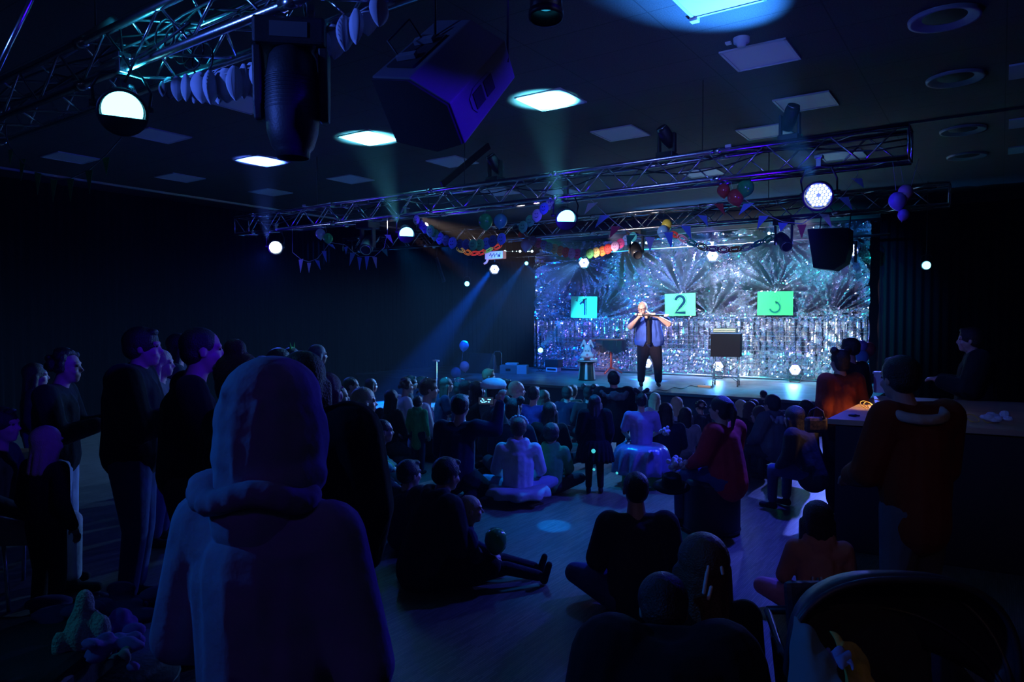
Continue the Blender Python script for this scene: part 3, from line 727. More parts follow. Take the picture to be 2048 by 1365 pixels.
bunting(2.2, [(22, 300, 20, 330, 10, 1), (45, 318, 42, 362, 13, 1), (76, 345, 75, 390, 13, 1), (108, 358, 106, 405, 14, 1), (141, 357, 141, 403, 14, 1), (178, 342, 179, 388, 14, 1), (212, 315, 213, 350, 14, 1)],
        'near string of small dark green flags hanging under the nearest truss', [(12, 272), (20, 295), (45, 325), (76, 347), (108, 359), (141, 357), (178, 340), (212, 310), (243, 275)])
bunting(7.5, [(602, 520, 601, 546, 9, 0), (618, 526, 618, 546, 8, 0), (634, 520, 641, 540, 9, 3), (648, 503, 653, 525, 9, 3), (660, 488, 671, 499, 11, 3), (692, 495, 692, 509, 8, 3), (706, 506, 699, 532, 11, 3), (719, 514, 719, 541, 9, 3), (734, 514, 733, 540, 9, 3), (749, 514, 753, 537, 9, 0), (768, 500, 775, 513, 12, 1), (775, 470, 786, 488, 12, 0)],
        'string of small blue and white flags under the left end of the front truss', [(585, 505), (602, 519), (618, 524), (634, 518), (648, 502), (660, 485), (690, 490), (706, 504), (719, 513), (749, 513), (768, 496), (775, 466)])
bunting(7.78, [(1186, 407, 1169, 429, 20, 0), (1210, 431, 1190, 456, 20, 3), (1233, 452, 1219, 477, 19, 2), (1262, 471, 1255, 495, 19, 1), (1300, 474, 1300, 505, 19, 0), (1337, 466, 1343, 498, 18, 3), (1371, 452, 1383, 480, 19, 3), (1404, 430, 1416, 453, 19, 3), (1437, 408, 1450, 431, 18, 2)],
        'string of paper flags sagging in front of the left half of the foil', [(1180, 398), (1210, 428), (1233, 448), (1262, 467), (1300, 473), (1337, 463), (1371, 447), (1404, 424), (1437, 403), (1480, 396)])
bunting(7.74, [(1498, 408, 1477, 431, 22, 3), (1528, 432, 1514, 459, 20, 3), (1566, 445, 1561, 464, 20, 3), (1604, 450, 1603, 478, 19, 2), (1648, 428, 1664, 457, 20, 0), (1687, 396, 1705, 421, 20, 3), (1713, 357, 1728, 376, 22, 3)],
        'string of paper flags rising to the right past the large LED lamp', [(1488, 398), (1528, 428), (1566, 444), (1604, 448), (1648, 422), (1687, 390), (1716, 350)])
GCOL = {'g': (.12, .6, .2), 'b': (.2, .35, .9), 'w': (.75, .75, .78), 'o': (.9, .25, .04), 'r': (.85, .05, .05), 'p': (.75, .4, .75), 'm': (.85, .08, .35), 't': (.06, .6, .6), 'y': (.85, .7, .25), 'k': (.08, .1, .25)}
GM = {k: mat('garland_paper_' + n, GCOL[k], .6) for k, n in (('g', 'green'), ('b', 'blue'), ('w', 'white'), ('o', 'orange'), ('r', 'red'), ('p', 'lilac'), ('m', 'pink'), ('t', 'teal'), ('y', 'yellow'), ('k', 'navy'))}
INKB = mat('black_ink', (.01, .01, .01), .6)
def disc(c, r, m, parent, face=True):
    g = G(); n = 18; prof = []
    for k, yy, s in ((0, -.25, .6), (1, -.12, .92), (2, 0, 1.0), (3, .12, .92), (4, .25, .6)):
        ring = []
        for i in range(n):
            a = 2 * math.pi * i / n; rr = r * s * (1 + (.12 if i == int(n * .75) else 0)) * (1 - .03 * (i % 2))
            ring.append(c + Vector((rr * math.cos(a), yy * r, rr * math.sin(a) * 1.08)))
        prof.append(ring)
    vs = [v for rg in prof for v in rg]; fs = [(j * n + i, (j + 1) * n + i, (j + 1) * n + (i + 1) % n, j * n + (i + 1) % n) for j in range(4) for i in range(n)]
    fs += [tuple(range(n)), tuple(range(5 * n - 1, 4 * n - 1, -1))]
    o = g.add(vs, fs).build('paper_lantern', m, parent, False)
    if face:
        f = G(); yb = -.27 * r
        for s in (-1, 1): f.ell(c + Vector((s * .2 * r, yb, .25 * r)), (.07 * r, .03 * r, .14 * r), n=8, k=6)
        f.tube([c + Vector((.38 * r * math.sin(a), yb, -.1 * r - .3 * r * math.cos(a))) for a in np.linspace(-1.1, 1.1, 9)], .04 * r, 5)
        f.build('smile_print', INKB, o)
def garland(Yp, pts, lab, rr=None, face=True):
    o = empty('paper_garland', (0, 0, 0), lab, 'garland', 'paper garlands'); W = []
    for i, (x, y, rp, c) in enumerate(pts):
        yy = Yp + .03 * math.sin(i * 1.7); p = at_y(x, y, yy); r = rp * (p - Vector((0, 0, CAMZ))).length / F / math.hypot(1, (x - 1024) / F)
        disc(p, r, GM[c], o, face); W.append(p)
    pts2 = []
    for i in range(len(W) - 1):
        for k in range(3): pts2.append(W[i].lerp(W[i + 1], k / 3))
    G().tube(pts2 + [W[-1]], .003, 5).build('cord', STRING, o)
garland(7.45, [(833, 440, 9, 'w'), (842, 449, 9, 'k'), (850, 456, 10, 'k'), (861, 462, 11, 'g'), (870, 470, 11, 'g'), (880, 477, 11, 'b'), (892, 481, 10, 'k'), (905, 486, 11, 'b'), (920, 488, 9, 'k'), (932, 489, 10, 'k'), (946, 490, 11, 'g'), (960, 490, 11, 'g'), (973, 487, 11, 'b'), (986, 482, 11, 'k'), (1003, 478, 11, 'b')],
        'smiley garland in greens and blues hanging right of the left cyan lamp')
garland(7.5, [(1046, 454, 11, 'g'), (1060, 442, 11, 'g'), (1074, 431, 12, 'w'), (1088, 417, 11, 'b'), (1100, 408, 11, 'w')], 'short smiley garland rising to the middle cyan lamp')
garland(11.1, [(1066, 482, 9, 'k'), (1077, 486, 9, 'm'), (1088, 490, 9, 'b'), (1098, 494, 9, 't'), (1109, 498, 9.5, 'y'), (1121, 502, 9.5, 'o'), (1132, 505, 9.5, 'r'), (1143, 507, 9.5, 'p'), (1155, 508, 9.5, 'm'), (1168, 507.5, 9.5, 't'), (1180, 507, 9.5, 'g'), (1192, 505, 9.5, 'y'), (1205, 502, 9.5, 'o'), (1216, 498, 9.5, 'r'), (1230, 493, 9.5, 'p'), (1241, 487, 9.5, 'm'), (1253, 480, 9.5, 'b'), (1266, 474, 9, 't')],
        'rainbow smiley garland sagging above the left half of the foil')
LEAFM = mat('tissue_paper', (.6, .6, .68), .7, var=.1)
def leaf_garland(pts, lab):
    o = empty('paper_garland', (0, 0, 0), lab, 'garland', 'paper garlands')
    for i, (x, y, hh) in enumerate(pts):
        yy = 2.3 + .05 * math.sin(i * 1.9); c = at_y(x, y, yy); Z = (c - Vector((0, 0, CAMZ))).length; H = hh * Z / F; Wd = H * .4
        g = G(); n = 14; q = Matrix.Rotation(i * .9, 3, 'Z')
        vs = []
        for j in range(9):
            t = j / 8; r = Wd * (math.sin(math.pi * min(1, t * .93 + .07)) ** .7) * .8
            if j == 8: r = .004
            for k in range(n):
                a = 2 * math.pi * k / n; rr = r * (1 + .16 * math.cos(6 * a)); vs.append(c + q @ Vector((rr * math.cos(a), rr * math.sin(a) * .6, (.5 - t) * H)))
        fs = [(j * n + k, j * n + (k + 1) % n, (j + 1) * n + (k + 1) % n, (j + 1) * n + k) for j in range(8) for k in range(n)] + [tuple(range(n)), tuple(range(9 * n - 1, 8 * n - 1, -1))]
        g.add(vs, fs).build('tissue_pompom', LEAFM, o)
    G().tube([at_y(x, y - hh * .42, 2.3) for x, y, hh in pts], .004, 5).build('cord', STRING, o)
leaf_garland([(325, 178, 26), (340, 176, 36), (356, 178, 42), (372, 176, 46), (388, 178, 50), (404, 176, 54), (421, 176, 58), (437, 175, 58), (454, 172, 60), (471, 168, 60), (488, 164, 60), (505, 160, 60), (522, 155, 60)], 'pale tissue garland under the nearest truss, left of the big moving head')
leaf_garland([(645, 96, 62), (668, 84, 62), (690, 68, 62), (712, 54, 62), (736, 38, 60), (758, 22, 56)], 'pale tissue garland at the top edge between moving head and wedge speaker')
def chain(Yp, pts, lab):
    o = empty('paper_chain', (0, 0, 0), lab, 'paper chain', 'paper chains')
    for i in range(len(pts) - 1):
        (x0, y0, c), (x1, y1, _) = pts[i], pts[i + 1]; a = at_y(x0, y0, Yp); b = at_y(x1, y1, Yp); m = (a + b) / 2; d = (b - a); L = d.length * .56; d.normalize()
        u = Vector((0, .3, 1)).normalized() if i % 2 else Vector((0, .6, .8))
        for s_ in (1.0, .55):
            ring = [m + d * (L * s_ * math.cos(t)) + u * (.055 * s_ * math.sin(t)) for t in np.linspace(0, 2 * math.pi, 17)[:-1]]
            G().tube(ring, .011, 5, True).build('paper_link', GM[c], o)
chain(11.15, [(1343, 466, 'r'), (1356, 473, 'p'), (1375, 482, 't'), (1393, 490, 'y'), (1414, 497, 'p'), (1436, 499, 'm'), (1458, 500, 'o'), (1482, 498, 'w'), (1504, 492, 't'), (1526, 483, 'g'), (1548, 473, 'g')], 'coloured paper chain sagging in front of the centre of the foil')
chain(11.2, [(914, 497, 'y'), (928, 503, 'o'), (942, 507, 'r'), (956, 507, 'r'), (970, 504, 'g'), (985, 498, 'r'), (1003, 491, 'r')], 'small red paper chain behind the green and blue smiley garland')
BALC = {'b': (.15, .4, .9), 'g': (.05, .5, .12), 'r': (.7, .08, .06), 'v': (.45, .25, .8), 'w': (.7, .7, .85), 'y': (.8, .7, .1), 'p': (.8, .35, .6), 't': (.1, .5, .45)}
def balloon(px, py, rp, c, Yp, lab, grp='balloons', z=None):
    P = at_y(px, py, Yp); Z = (P - Vector((0, 0, CAMZ))).dot(Vector((-math.sin(YAW), math.cos(YAW), 0))); r = rp * Z / F
    o = empty('balloon', P, lab, 'balloon', grp)
    o.rotation_euler = (random.uniform(-.3, .3), random.uniform(-.3, .3), 0)
    G().lathe([(.001, 1.05 * r), (.3 * r, 1.0 * r), (.6 * r, .83 * r), (.86 * r, .5 * r), (.98 * r, .1 * r), (.95 * r, -.25 * r), (.78 * r, -.62 * r), (.5 * r, -.93 * r), (.22 * r, -1.13 * r), (.06 * r, -1.22 * r)], n=24).build('envelope', mat('balloon_' + c, BALC[c], .18, spec=.7), o)
    G().lathe([(.06 * r, -1.2 * r), (.12 * r, -1.32 * r), (.001, -1.3 * r)], n=10).build('knot', mat('balloon_' + c, BALC[c], .18), o)
    return P
for a in ((641, 468, 10, 'w', 7.6, 'pale blue balloon under the left end of the front truss'), (656, 477, 10, 'g', 7.64, 'dark green balloon beside the pale blue one on the front truss'),
          (971, 443, 15, 'g', 7.66, 'green balloon under the front truss above the smiley garland'), (1001, 442, 14, 't', 7.66, 'darker green balloon right of the other green balloon'),
          (1053, 490, 12, 'b', 11.2, 'blue balloon at the left end of the rainbow garland'), (1046, 471, 10, 'r', 11.3, 'dark red balloon above the blue one at the rainbow garland'),
          (1326, 463, 12, 'b', 11.1, 'blue balloon between flags and paper chain'), (1334, 450, 11, 'y', 11.2, 'yellow green balloon above the blue one at the paper chain'),
          (1491, 376, 17, 'g', 7.66, 'green balloon hanging right of centre under the front truss'), (1447, 381, 13, 'r', 7.66, 'dark red balloon left of the right green balloon'), (1471, 395, 16, 'r', 7.64, 'dark red balloon below the right green balloon'),
          (1795, 402, 17, 'v', 7.6, 'violet balloon at the right end of the front truss'), (1811, 384, 14, 'p', 7.64, 'dark violet balloon behind the violet one at the right truss end'), (1807, 430, 11, 'v', 7.6, 'small dark balloon lowest at the right truss end'),
          (928, 692, 10, 'b', 12.9, 'topmost blue balloon of the column left of the stage'), (929, 733, 10, 'p', 12.9, 'pink balloon in the column left of the stage'), (912, 746, 11, 'b', 12.8, 'lowest blue balloon beside the pink one left of the stage'),
          (1724, 692, 11, 'v', 11.8, 'lilac balloon at the right corner of the stage'), (1737, 699, 14, 'r', 11.9, 'dark red balloon at the right corner of the stage'), (1724, 714, 13, 'b', 11.7, 'light blue balloon lowest at the right corner of the stage')):
    P = balloon(*a)
# ------------------------------------------------------------------ people
def V(*a): return Vector(a)
def remesh(name, g, vox, mats, smooth=2):
    me = g.mesh(name + '_raw'); o = bpy.data.objects.new(name + '_raw', me); COL.objects.link(o)
    r = o.modifiers.new('r', 'REMESH'); r.mode = 'VOXEL'; r.voxel_size = vox; r.use_smooth_shade = True
    s = o.modifiers.new('s', 'SMOOTH'); s.iterations = smooth; s.factor = .5
    dg = bpy.context.evaluated_depsgraph_get(); dg.update()
    out = bpy.data.meshes.new_from_object(o.evaluated_get(dg)); out.name = name
    bpy.data.objects.remove(o); bpy.data.meshes.remove(me)
    out.materials.clear(); out.materials.append(mats)
    return out
# poses: metres for a 1.75 m adult facing +Y; (pelvis, chest, neck, head) then left/right pairs
POSE = {
 'stand': dict(pel=(0, 0, .95), che=(0, .0, 1.27), nek=(0, .0, 1.48), hed=(0, .03, 1.63), sh=(.185, 0, 1.42), el=(.245, -.03, 1.13), wr=(.23, .08, .90), hp=(.09, 0, .9), kn=(.1, .03, .5), an=(.11, -.02, .09), top=1.76),
 'phone': dict(pel=(0, 0, .95), che=(0, .0, 1.27), nek=(0, .02, 1.48), hed=(0, .07, 1.61), sh=(.185, 0, 1.42), el=(.23, .08, 1.14), wr=(.1, .3, 1.2), hp=(.09, 0, .9), kn=(.1, .03, .5), an=(.11, -.02, .09), top=1.74),
 'floor': dict(pel=(0, 0, .13), che=(0, .03, .44), nek=(0, .07, .64), hed=(0, .11, .79), sh=(.18, .04, .58), el=(.25, .1, .34), wr=(.2, .3, .24), hp=(.1, .04, .12), kn=(.38, .3, .17), an=(-.1, .42, .09), top=.92),
 'legs': dict(pel=(0, 0, .13), che=(0, .03, .44), nek=(0, .06, .65), hed=(0, .09, .8), sh=(.18, .04, .59), el=(.24, .12, .36), wr=(.12, .3, .3), hp=(.1, .04, .12), kn=(.13, .45, .2), an=(.13, .84, .09), top=.93),
 'kneel': dict(pel=(0, -.05, .3), che=(0, .0, .6), nek=(0, .03, .81), hed=(0, .06, .96), sh=(.18, .0, .75), el=(.24, .06, .5), wr=(.15, .25, .42), hp=(.1, -.02, .28), kn=(.15, .34, .1), an=(.12, -.08, .08), top=1.09),
 'stool': dict(pel=(0, 0, .56), che=(0, .03, .88), nek=(0, .06, 1.08), hed=(0, .09, 1.23), sh=(.185, .03, 1.02), el=(.25, .1, .78), wr=(.17, .32, .66), hp=(.1, .02, .55), kn=(.16, .44, .52), an=(.15, .45, .09), top=1.36),
}
def joints(pose, arms=None, lean=0):
    p = POSE[pose]; J = {k: V(*p[k]) for k in ('pel', 'che', 'nek', 'hed')}
    for k in ('sh', 'el', 'wr', 'hp', 'kn', 'an'):
        x, y, z = p[k]
        J[k + 'r'] = V(x, y, z); J[k + 'l'] = V(-x, y + (.06 if pose == 'floor' and k == 'an' else 0), z)
    if arms:
        for k, v in arms.items(): J[k] = V(*v)
    if lean:
        M_ = Matrix.Rotation(lean, 3, 'X')
        for k in ('che', 'nek', 'hed', 'shr', 'shl', 'elr', 'ell', 'wrr', 'wrl'):
            if k not in (arms or {}): J[k] = J['pel'] + M_ @ (J[k] - J['pel'])
    return J, (max(J['hed'].z + .13, J['nek'].z + .1) if lean or (arms and 'hed' in arms) else p['top'])
def hand(g, wr, el, side, curl=.5, vox=.01):
    d = (wr - el).normalized(); n = V(0, 0, 1); s = d.cross(n)
    if s.length < .2: s = d.cross(V(0, 1, 0))
    s.normalize(); n = s.cross(d).normalized(); fr = max(.0075, vox * .95)
    g.cap(wr, .027, wr + d * .05, .03); g.ell(wr + d * .055, (.04, .045, .018), Matrix((s, d, n)).transposed())
    for i, (o_, L) in enumerate(((-.03, .062), (-.01, .075), (.011, .07), (.031, .055))):
        b = wr + d * .09 + s * o_; m = b + (d * math.cos(curl * .7) - n * math.sin(curl * .7)) * L * .55; t = m + (d * math.cos(curl * 1.8) - n * math.sin(curl * 1.8)) * L * .5
        g.cap(b, fr * 1.1, m, fr, 8, 3); g.cap(m, fr, t, fr * .85, 8, 3)
    b = wr + d * .035 + s * side * .03; m = b + (d * .6 + s * side * .7 - n * .2).normalized() * .035; g.cap(b, fr * 1.4, m, fr * 1.15, 8, 3); g.cap(m, fr * 1.15, m + (d * .9 + s * side * .2 - n * .3) * .03, fr * .95, 8, 3)
def head_parts(J, tx, tz, hs, child):
    """transform from head space (face +Y) to body space"""
    M_ = Matrix.Rotation(tz, 3, 'Z') @ Matrix.Rotation(tx, 3, 'X')
    c = J['nek'] + V(0, 0, .02)
    off = J['hed'] - c
    return lambda v: c + M_ @ (off + V(*v) * hs), M_
def body_geo(J, w, hs, HT, HM, vox, curl=.5, nohands=False):
    g = G(); T = HT
    g.ell(T((0, -.008, .035)), (.077 * hs, .097 * hs, .085 * hs), HM); g.ell(T((0, .025, -.03)), (.062 * hs, .07 * hs, .085 * hs), HM)
    g.ell(T((0, .055, -.085)), (.034 * hs, .033 * hs, .026 * hs), HM)              # chin
    g.cap(T((0, .088, .012)), .008 * hs, T((0, .106, -.022)), .013 * hs, 8, 3)     # nose
    for s in (-1, 1):
        g.ell(T((s * .078, -.005, -.005)), (.01 * hs, .02 * hs, .032 * hs), HM, 10, 6)   # ear
        g.cap(T((s * .048, .078, .03)), .01 * hs, T((s * .015, .09, .028)), .009 * hs, 8, 3)  # brow
        g.ell(T((s * .038, .066, -.03)), (.024 * hs, .025 * hs, .022 * hs), HM, 10, 6)   # cheek
    g.cap(T((-.02, .088, -.055)), .007 * hs, T((.02, .088, -.055)), .007 * hs, 8, 3); g.cap(T((-.016, .085, -.066)), .007 * hs, T((.016, .085, -.066)), .007 * hs, 8, 3)
    g.cap(J['nek'] - V(0, 0, .05), .058 * w, T((0, -.01, -.05)), .05 * hs)
    g.cap(J['pel'], .125 * w, (J['pel'] + J['che']) / 2, .115 * w); g.cap((J['pel'] + J['che']) / 2, .115 * w, J['che'] + V(0, 0, .03), .12)
    for s, k in ((1, 'r'), (-1, 'l')):
        g.cap(J['che'] + V(0, 0, .04), .1, J['sh' + k] - (J['sh' + k] - J['che']) * .15, .065); g.cap(J['nek'] - V(0, 0, .04), .05, J['sh' + k], .05)
        g.cap(J['sh' + k], .055 * w, J['el' + k], .043 * w); g.cap(J['el' + k], .043 * w, J['wr' + k], .028)
        g.cap(J['hp' + k], .088 * w, J['kn' + k], .056); g.cap(J['kn' + k], .056, J['an' + k], .038)
        f = foot(J, k); g.cap(J['an' + k], .038, f[0], .034); g.cap(f[0], .034, f[1], .026)
        if not nohands: hand(g, J['wr' + k], J['el' + k], -s, curl, vox)
    return g
def foot(J, k):
    sh = J['an' + k] - J['kn' + k]; a = J['an' + k]
    if abs(sh.z) > .25: return a + V(0, -.03, -.045), a + V(0, .16, -.055)
    d = V(sh.x, sh.y, 0).normalized() if V(sh.x, sh.y, 0).length > .05 else V(0, 1, 0)
    if sh.y > .3: return a + V(0, .02, -.04), a + V(0.02, .07, .13)      # legs stretched: toes up
    if sh.y < -.2: return a + V(0, .02, -.02), a + V(0, -.15, -.045)      # kneeling
    return a + d * -.02 + V(0, 0, -.03), a + d * .1 + V(0, .04, -.045)
def top_geo(J, w, t=.02, sleeve='long', hoodup=False, hood=False, HT=None, HM=None, hs=1, hem=.0, puffy=0):
    g = G(); t += puffy
    pel = J['pel'] + (J['che'] - J['pel']).normalized() * (.02 - hem)
    mid = (J['pel'] + J['che']) / 2
    g.cap(pel, .13 * w + t, mid, .118 * w + t); g.cap(mid, .118 * w + t, J['che'] + V(0, 0, .03), .122 + t)
    for k in 'rl':
        s = 1 if k == 'r' else -1
        g.cap(J['pel'] + V(s * .06 * w, 0, .05), .085 * w + t, J['che'] + V(s * .07, 0, 0), .09 + t)
        g.cap(J['che'] + V(0, 0, .05), .1 + t, J['sh' + k] - (J['sh' + k] - J['che']) * .15, .066 + t); g.cap(J['nek'] - V(0, 0, .055), .045 + t, J['sh' + k], .048 + t)
        if sleeve == 'long': g.cap(J['sh' + k], .058 * w + t, J['el' + k], .046 * w + t); g.cap(J['el' + k], .046 * w + t, J['wr' + k] + (J['el' + k] - J['wr' + k]) * .05, .034 + t * .8)
        else: g.cap(J['sh' + k], .06 * w + t, J['sh' + k].lerp(J['el' + k], .75), .055 * w + t)
    if hood and not hoodup:
        c = J['nek'] + V(0, -.07, -.02)
        for a in np.linspace(-2.5, 2.5, 11): 
            p = c + V(.085 * math.sin(a), .045 - .05 * math.cos(a), .02 + .025 * abs(math.sin(a)))
            g.cap(p, .035 + t * .4, p + V(0, -.01 - .01 * math.cos(a), -.05 - .05 * max(0, math.cos(a))), .03 + t * .3, 10, 3)
        g.ell(c + V(0, -.035, -.07), (.085, .035, .1))
    return g
def trouser_geo(J, w, t=.014, loose=1.0):
    g = G(); g.cap(J['pel'] + V(0, 0, .02), .125 * w + t, J['pel'] - V(0, 0, .0), .12 * w + t)
    for k in 'rl':
        g.cap(J['pel'] + (J['hp' + k] - J['pel']) * .7, .11 * w + t, J['kn' + k], .06 * loose + t); g.cap(J['kn' + k], .06 * loose + t, J['an' + k] + (J['kn' + k] - J['an' + k]) * .12, .045 * loose + t)
    return g
def shoe_geo(J):
    out = []
    for k in 'rl':
        g = G(); a, b = foot(J, k); g.cap(J['an' + k] - V(0, 0, .01), .045, a, .045, 10, 3); g.cap(a, .043, b, .036, 10, 3); out.append(g)
    return out
def hair_geo(style, HT, HM, hs):
    g = G(); T = HT
    if style in ('short', 'crop'):
        e = .006 if style == 'crop' else .014
        g.ell(T((0, -.018, .04)), ((.079 + e) * hs, (.094 + e) * hs, (.083 + e) * hs), HM); g.ell(T((0, -.045, -.005)), ((.07 + e) * hs, (.062 + e) * hs, .07 * hs), HM)
        if style == 'short': g.ell(T((.01, .055, .1)), (.055 * hs, .035 * hs, .022 * hs), HM)
    elif style in ('long', 'pony', 'bun', 'buns', 'bob'):
        g.ell(T((0, -.018, .04)), (.095 * hs, .108 * hs, .098 * hs), HM)
        g.ell(T((0, -.05, -.02)), (.088 * hs, .065 * hs, .09 * hs), HM)
        if style in ('long', 'bob'):
            L = .3 if style == 'long' else .14
            for x, y in ((-.07, -.02), (-.05, -.06), (-.02, -.08), (.02, -.08), (.05, -.06), (.07, -.02), (-.085, .0), (.085, .0)):
                g.cap(T((x, y, -.01)), .03 * hs, T((x * 1.15, y - .035, -.05 - L)), .024 * hs, 10, 3)
        if style == 'pony':
            g.cap(T((0, -.11, .06)), .03 * hs, T((0, -.14, -.02)), .034 * hs); g.cap(T((0, -.14, -.02)), .034 * hs, T((.01, -.12, -.2)), .014 * hs)
        if style == 'bun': g.ell(T((0, -.03, .15)), (.05 * hs, .05 * hs, .045 * hs), HM)
        if style == 'buns':
            for s in (-1, 1): g.ell(T((s * .085, -.02, .12)), (.045 * hs, .045 * hs, .045 * hs), HM)
    elif style == 'bald': g.ell(T((0, -.055, -.0)), (.074 * hs, .058 * hs, .05 * hs), HM)
    elif style == 'curly':
        rnd = random.Random(5)
        for i in range(60):
            a = rnd.uniform(0, 6.28); b = rnd.uniform(-.5, 1.5); v = V(math.cos(b) * math.cos(a), math.cos(b) * math.sin(a), math.sin(b))
            if v.y > .45 and v.z < .5: continue
            g.ell(T((v.x * .088, v.y * .1 - .015, v.z * .09 + .03)), (.03 * hs, .03 * hs, .03 * hs), None, 8, 6)
    return g
def skirt_geo(J, w, L, rad, pleats=14, amp=.08, z=None):
    g = G(); c = J['pel'] + V(0, 0, .06); n = 96; rings = []
    for k in range(10):
        t = k / 9; r = .13 * w * (1 - t) + rad * (t ** (.7 if c.z > .75 else .35)); zz = c.z - L * t * (.35 + .65 * t)
        rings.append([V(c.x + r * math.cos(a) * (1 + amp * t * math.sin(pleats * a + 3 * t)), c.y + r * math.sin(a) * (1 + amp * t * math.sin(pleats * a + 3 * t)), max(zz, .015)) for a in np.linspace(0, 2 * math.pi, n, endpoint=False)])
    g.add([v for r in rings for v in r], [(j * n + i, (j + 1) * n + i, (j + 1) * n + (i + 1) % n, j * n + (i + 1) % n) for j in range(9) for i in range(n)])
    return g
HAIRM = {'dark': mat('hair_dark', (.025, .015, .01), .45, bump=.5, bscale=120), 'brown': mat('hair_brown', (.1, .05, .025), .45, bump=.5, bscale=120), 'blond': mat('hair_blond', (.65, .5, .28), .4, bump=.5, bscale=120), 'grey': mat('hair_grey', (.2, .2, .2), .5, bump=.3, bscale=120), 'red': mat('hair_red', (.4, .12, .05), .45, bump=.5, bscale=120)}
CL = {'black': cloth('black', (.012, .012, .014)), 'navy': cloth('navy', (.02, .025, .06)), 'grey': cloth('grey', (.12, .12, .13)), 'lgrey': cloth('light_grey', (.4, .4, .42)), 'white': cloth('white', (.72, .72, .72)), 'cream': cloth('cream', (.6, .58, .5)),
      'green': cloth('green', (.08, .32, .12)), 'red': cloth('red', (.5, .04, .05)), 'rust': cloth('rust', (.22, .035, .012)), 'jeans': cloth('jeans', (.06, .09, .2)), 'ljeans': cloth('pale_jeans', (.32, .38, .5)), 'blue': cloth('blue', (.1, .15, .5)), 'pink': cloth('pink', (.7, .3, .4)), 'teal': cloth('teal', (.08, .35, .35)), 'lilac': cloth('lilac', (.4, .3, .6)), 'dgrey': cloth('dark_grey', (.04, .04, .045)), 'brown': cloth('brown', (.08, .05, .035))}
CACHE = {}
FWD = Vector((-math.sin(YAW), math.cos(YAW), 0)); RGT = Vector((math.cos(YAW), math.sin(YAW), 0))
def mesh_of(key, fn, vox, m, smooth=2):
    if key not in CACHE: CACHE[key] = remesh(key[0], fn(), vox, m, smooth)
    return CACHE[key]
def part(name, me, m, parent):
    o = bpy.data.objects.new(name, me); COL.objects.link(o); o.parent = parent
    o.material_slots[0].link = 'OBJECT'; o.material_slots[0].material = m
    return o
PLACED = []
def person(px, ytop, Z, pose, lab, face=None, hair='short', hc='dark', top='black', bot='dgrey', w=1.0, tx=0., tz=0., child=None, vox=None, hood=0, sleeve='long', arms=None, lean=0, skirt=None, skin=None, base=0., grp='people in the audience', puffy=0, extra=None, hem=0, nobot=False, shoe='black', name='person', curl=.5, fix=True):
    """px: column of the head, ytop: row of its top, Z: depth; face: None = the performer, or an angle in degrees seen from the camera (0 = away, 90 = right, -90 = left)"""
    need = .6 if pose in ('floor', 'legs') else .5
    if not fix:
        for dz in (0, .2, -.2, .4, -.4, .6, -.6, .8, -.8, 1.0, -1.0, 1.3, -1.3, 1.6):
            P = at_d(px, 640, Z + dz)
            if all(math.hypot(P.x - a.x, P.y - a.y) > (need + n_) / 2 for a, n_ in PLACED) and P.y < SY0 - .35: Z += dz; break
    P = at_d(px, 640, Z); P.z = base; PLACED.append((P.copy(), need))
    h = CAMZ - (ytop - 640) * Z / F - base
    J, tp = joints(pose, arms, lean); s = h / tp
    if child is None: child = (s < .84)
    hs = 1.22 if child else 1.0
    if hs > 1: s = h / (tp + .035)
    if face is None: hd = (PERF - P); ang = math.atan2(-hd.x, hd.y)
    else: ang = YAW - R(face)
    vox = vox or (.011 if Z < 5 else .014)
    ak = str(sorted((arms or {}).items())); ps = (pose, ak, lean, w, child, vox)
    HT, HM = head_parts(J, tx, tz, hs, child)
    root = empty(name, (0, 0, 0), lab, 'person', grp)
    c = V(J['pel'].x, J['pel'].y, 0)
    hdp = V(HT((0, 0, 0)).x, HT((0, 0, 0)).y, 0); rot = Matrix.Rotation(ang, 3, 'Z')
    root.location = P - rot @ hdp * s; root.location.z = base; root.rotation_euler = (0, 0, ang); root.scale = (s, s, s)
    sk = skin or SKIN
    part('body', mesh_of(('body', ps, tx, tz, curl), lambda: body_geo(J, w, hs, HT, HM, vox, curl), vox * .85, sk), sk, root)
    if hood != 2 and hair != 'none':
        part('hair', mesh_of(('hair', ps, tx, tz, hair), lambda: hair_geo(hair, HT, HM, hs), vox * .8, HAIRM[hc]), HAIRM[hc], root)
    if top: part({'black': 'jacket'}.get(top, 'top'), mesh_of(('top', ps, hood, sleeve, puffy, hem), lambda: top_geo(J, w, .02, sleeve, hood == 2, hood == 1, HT, HM, hs, hem, puffy), vox, CL[top], 3), CL[top], root)
    if not nobot: part('trousers', mesh_of(('trousers', ps), lambda: trouser_geo(J, w), vox, CL[bot], 2), CL[bot], root)
    for i in range(2):
        part('shoe', mesh_of(('shoe', ps, i), lambda i=i: shoe_geo(J)[i], vox, CL[shoe], 1), CL[shoe], root)
    if skirt:
        L, rad, m, pl = skirt; sk_ = skirt_geo(J, w, L, rad, pl).build('skirt', CL[m] if isinstance(m, str) else m, root); sd = sk_.modifiers.new('t', 'SOLIDIFY'); sd.thickness = .006
    if Z < 12.5 and hood != 2:
        for k in (-1, 1):
            G().ell(HT((k * .03, .0835, .012)), (.0105 * hs, .006 * hs, .007 * hs), HM, 10, 6).build('eye', mat('eye_dark', (.06, .05, .05), .15), root)
    if extra: extra(root, J, HT, HM, hs)
    return root
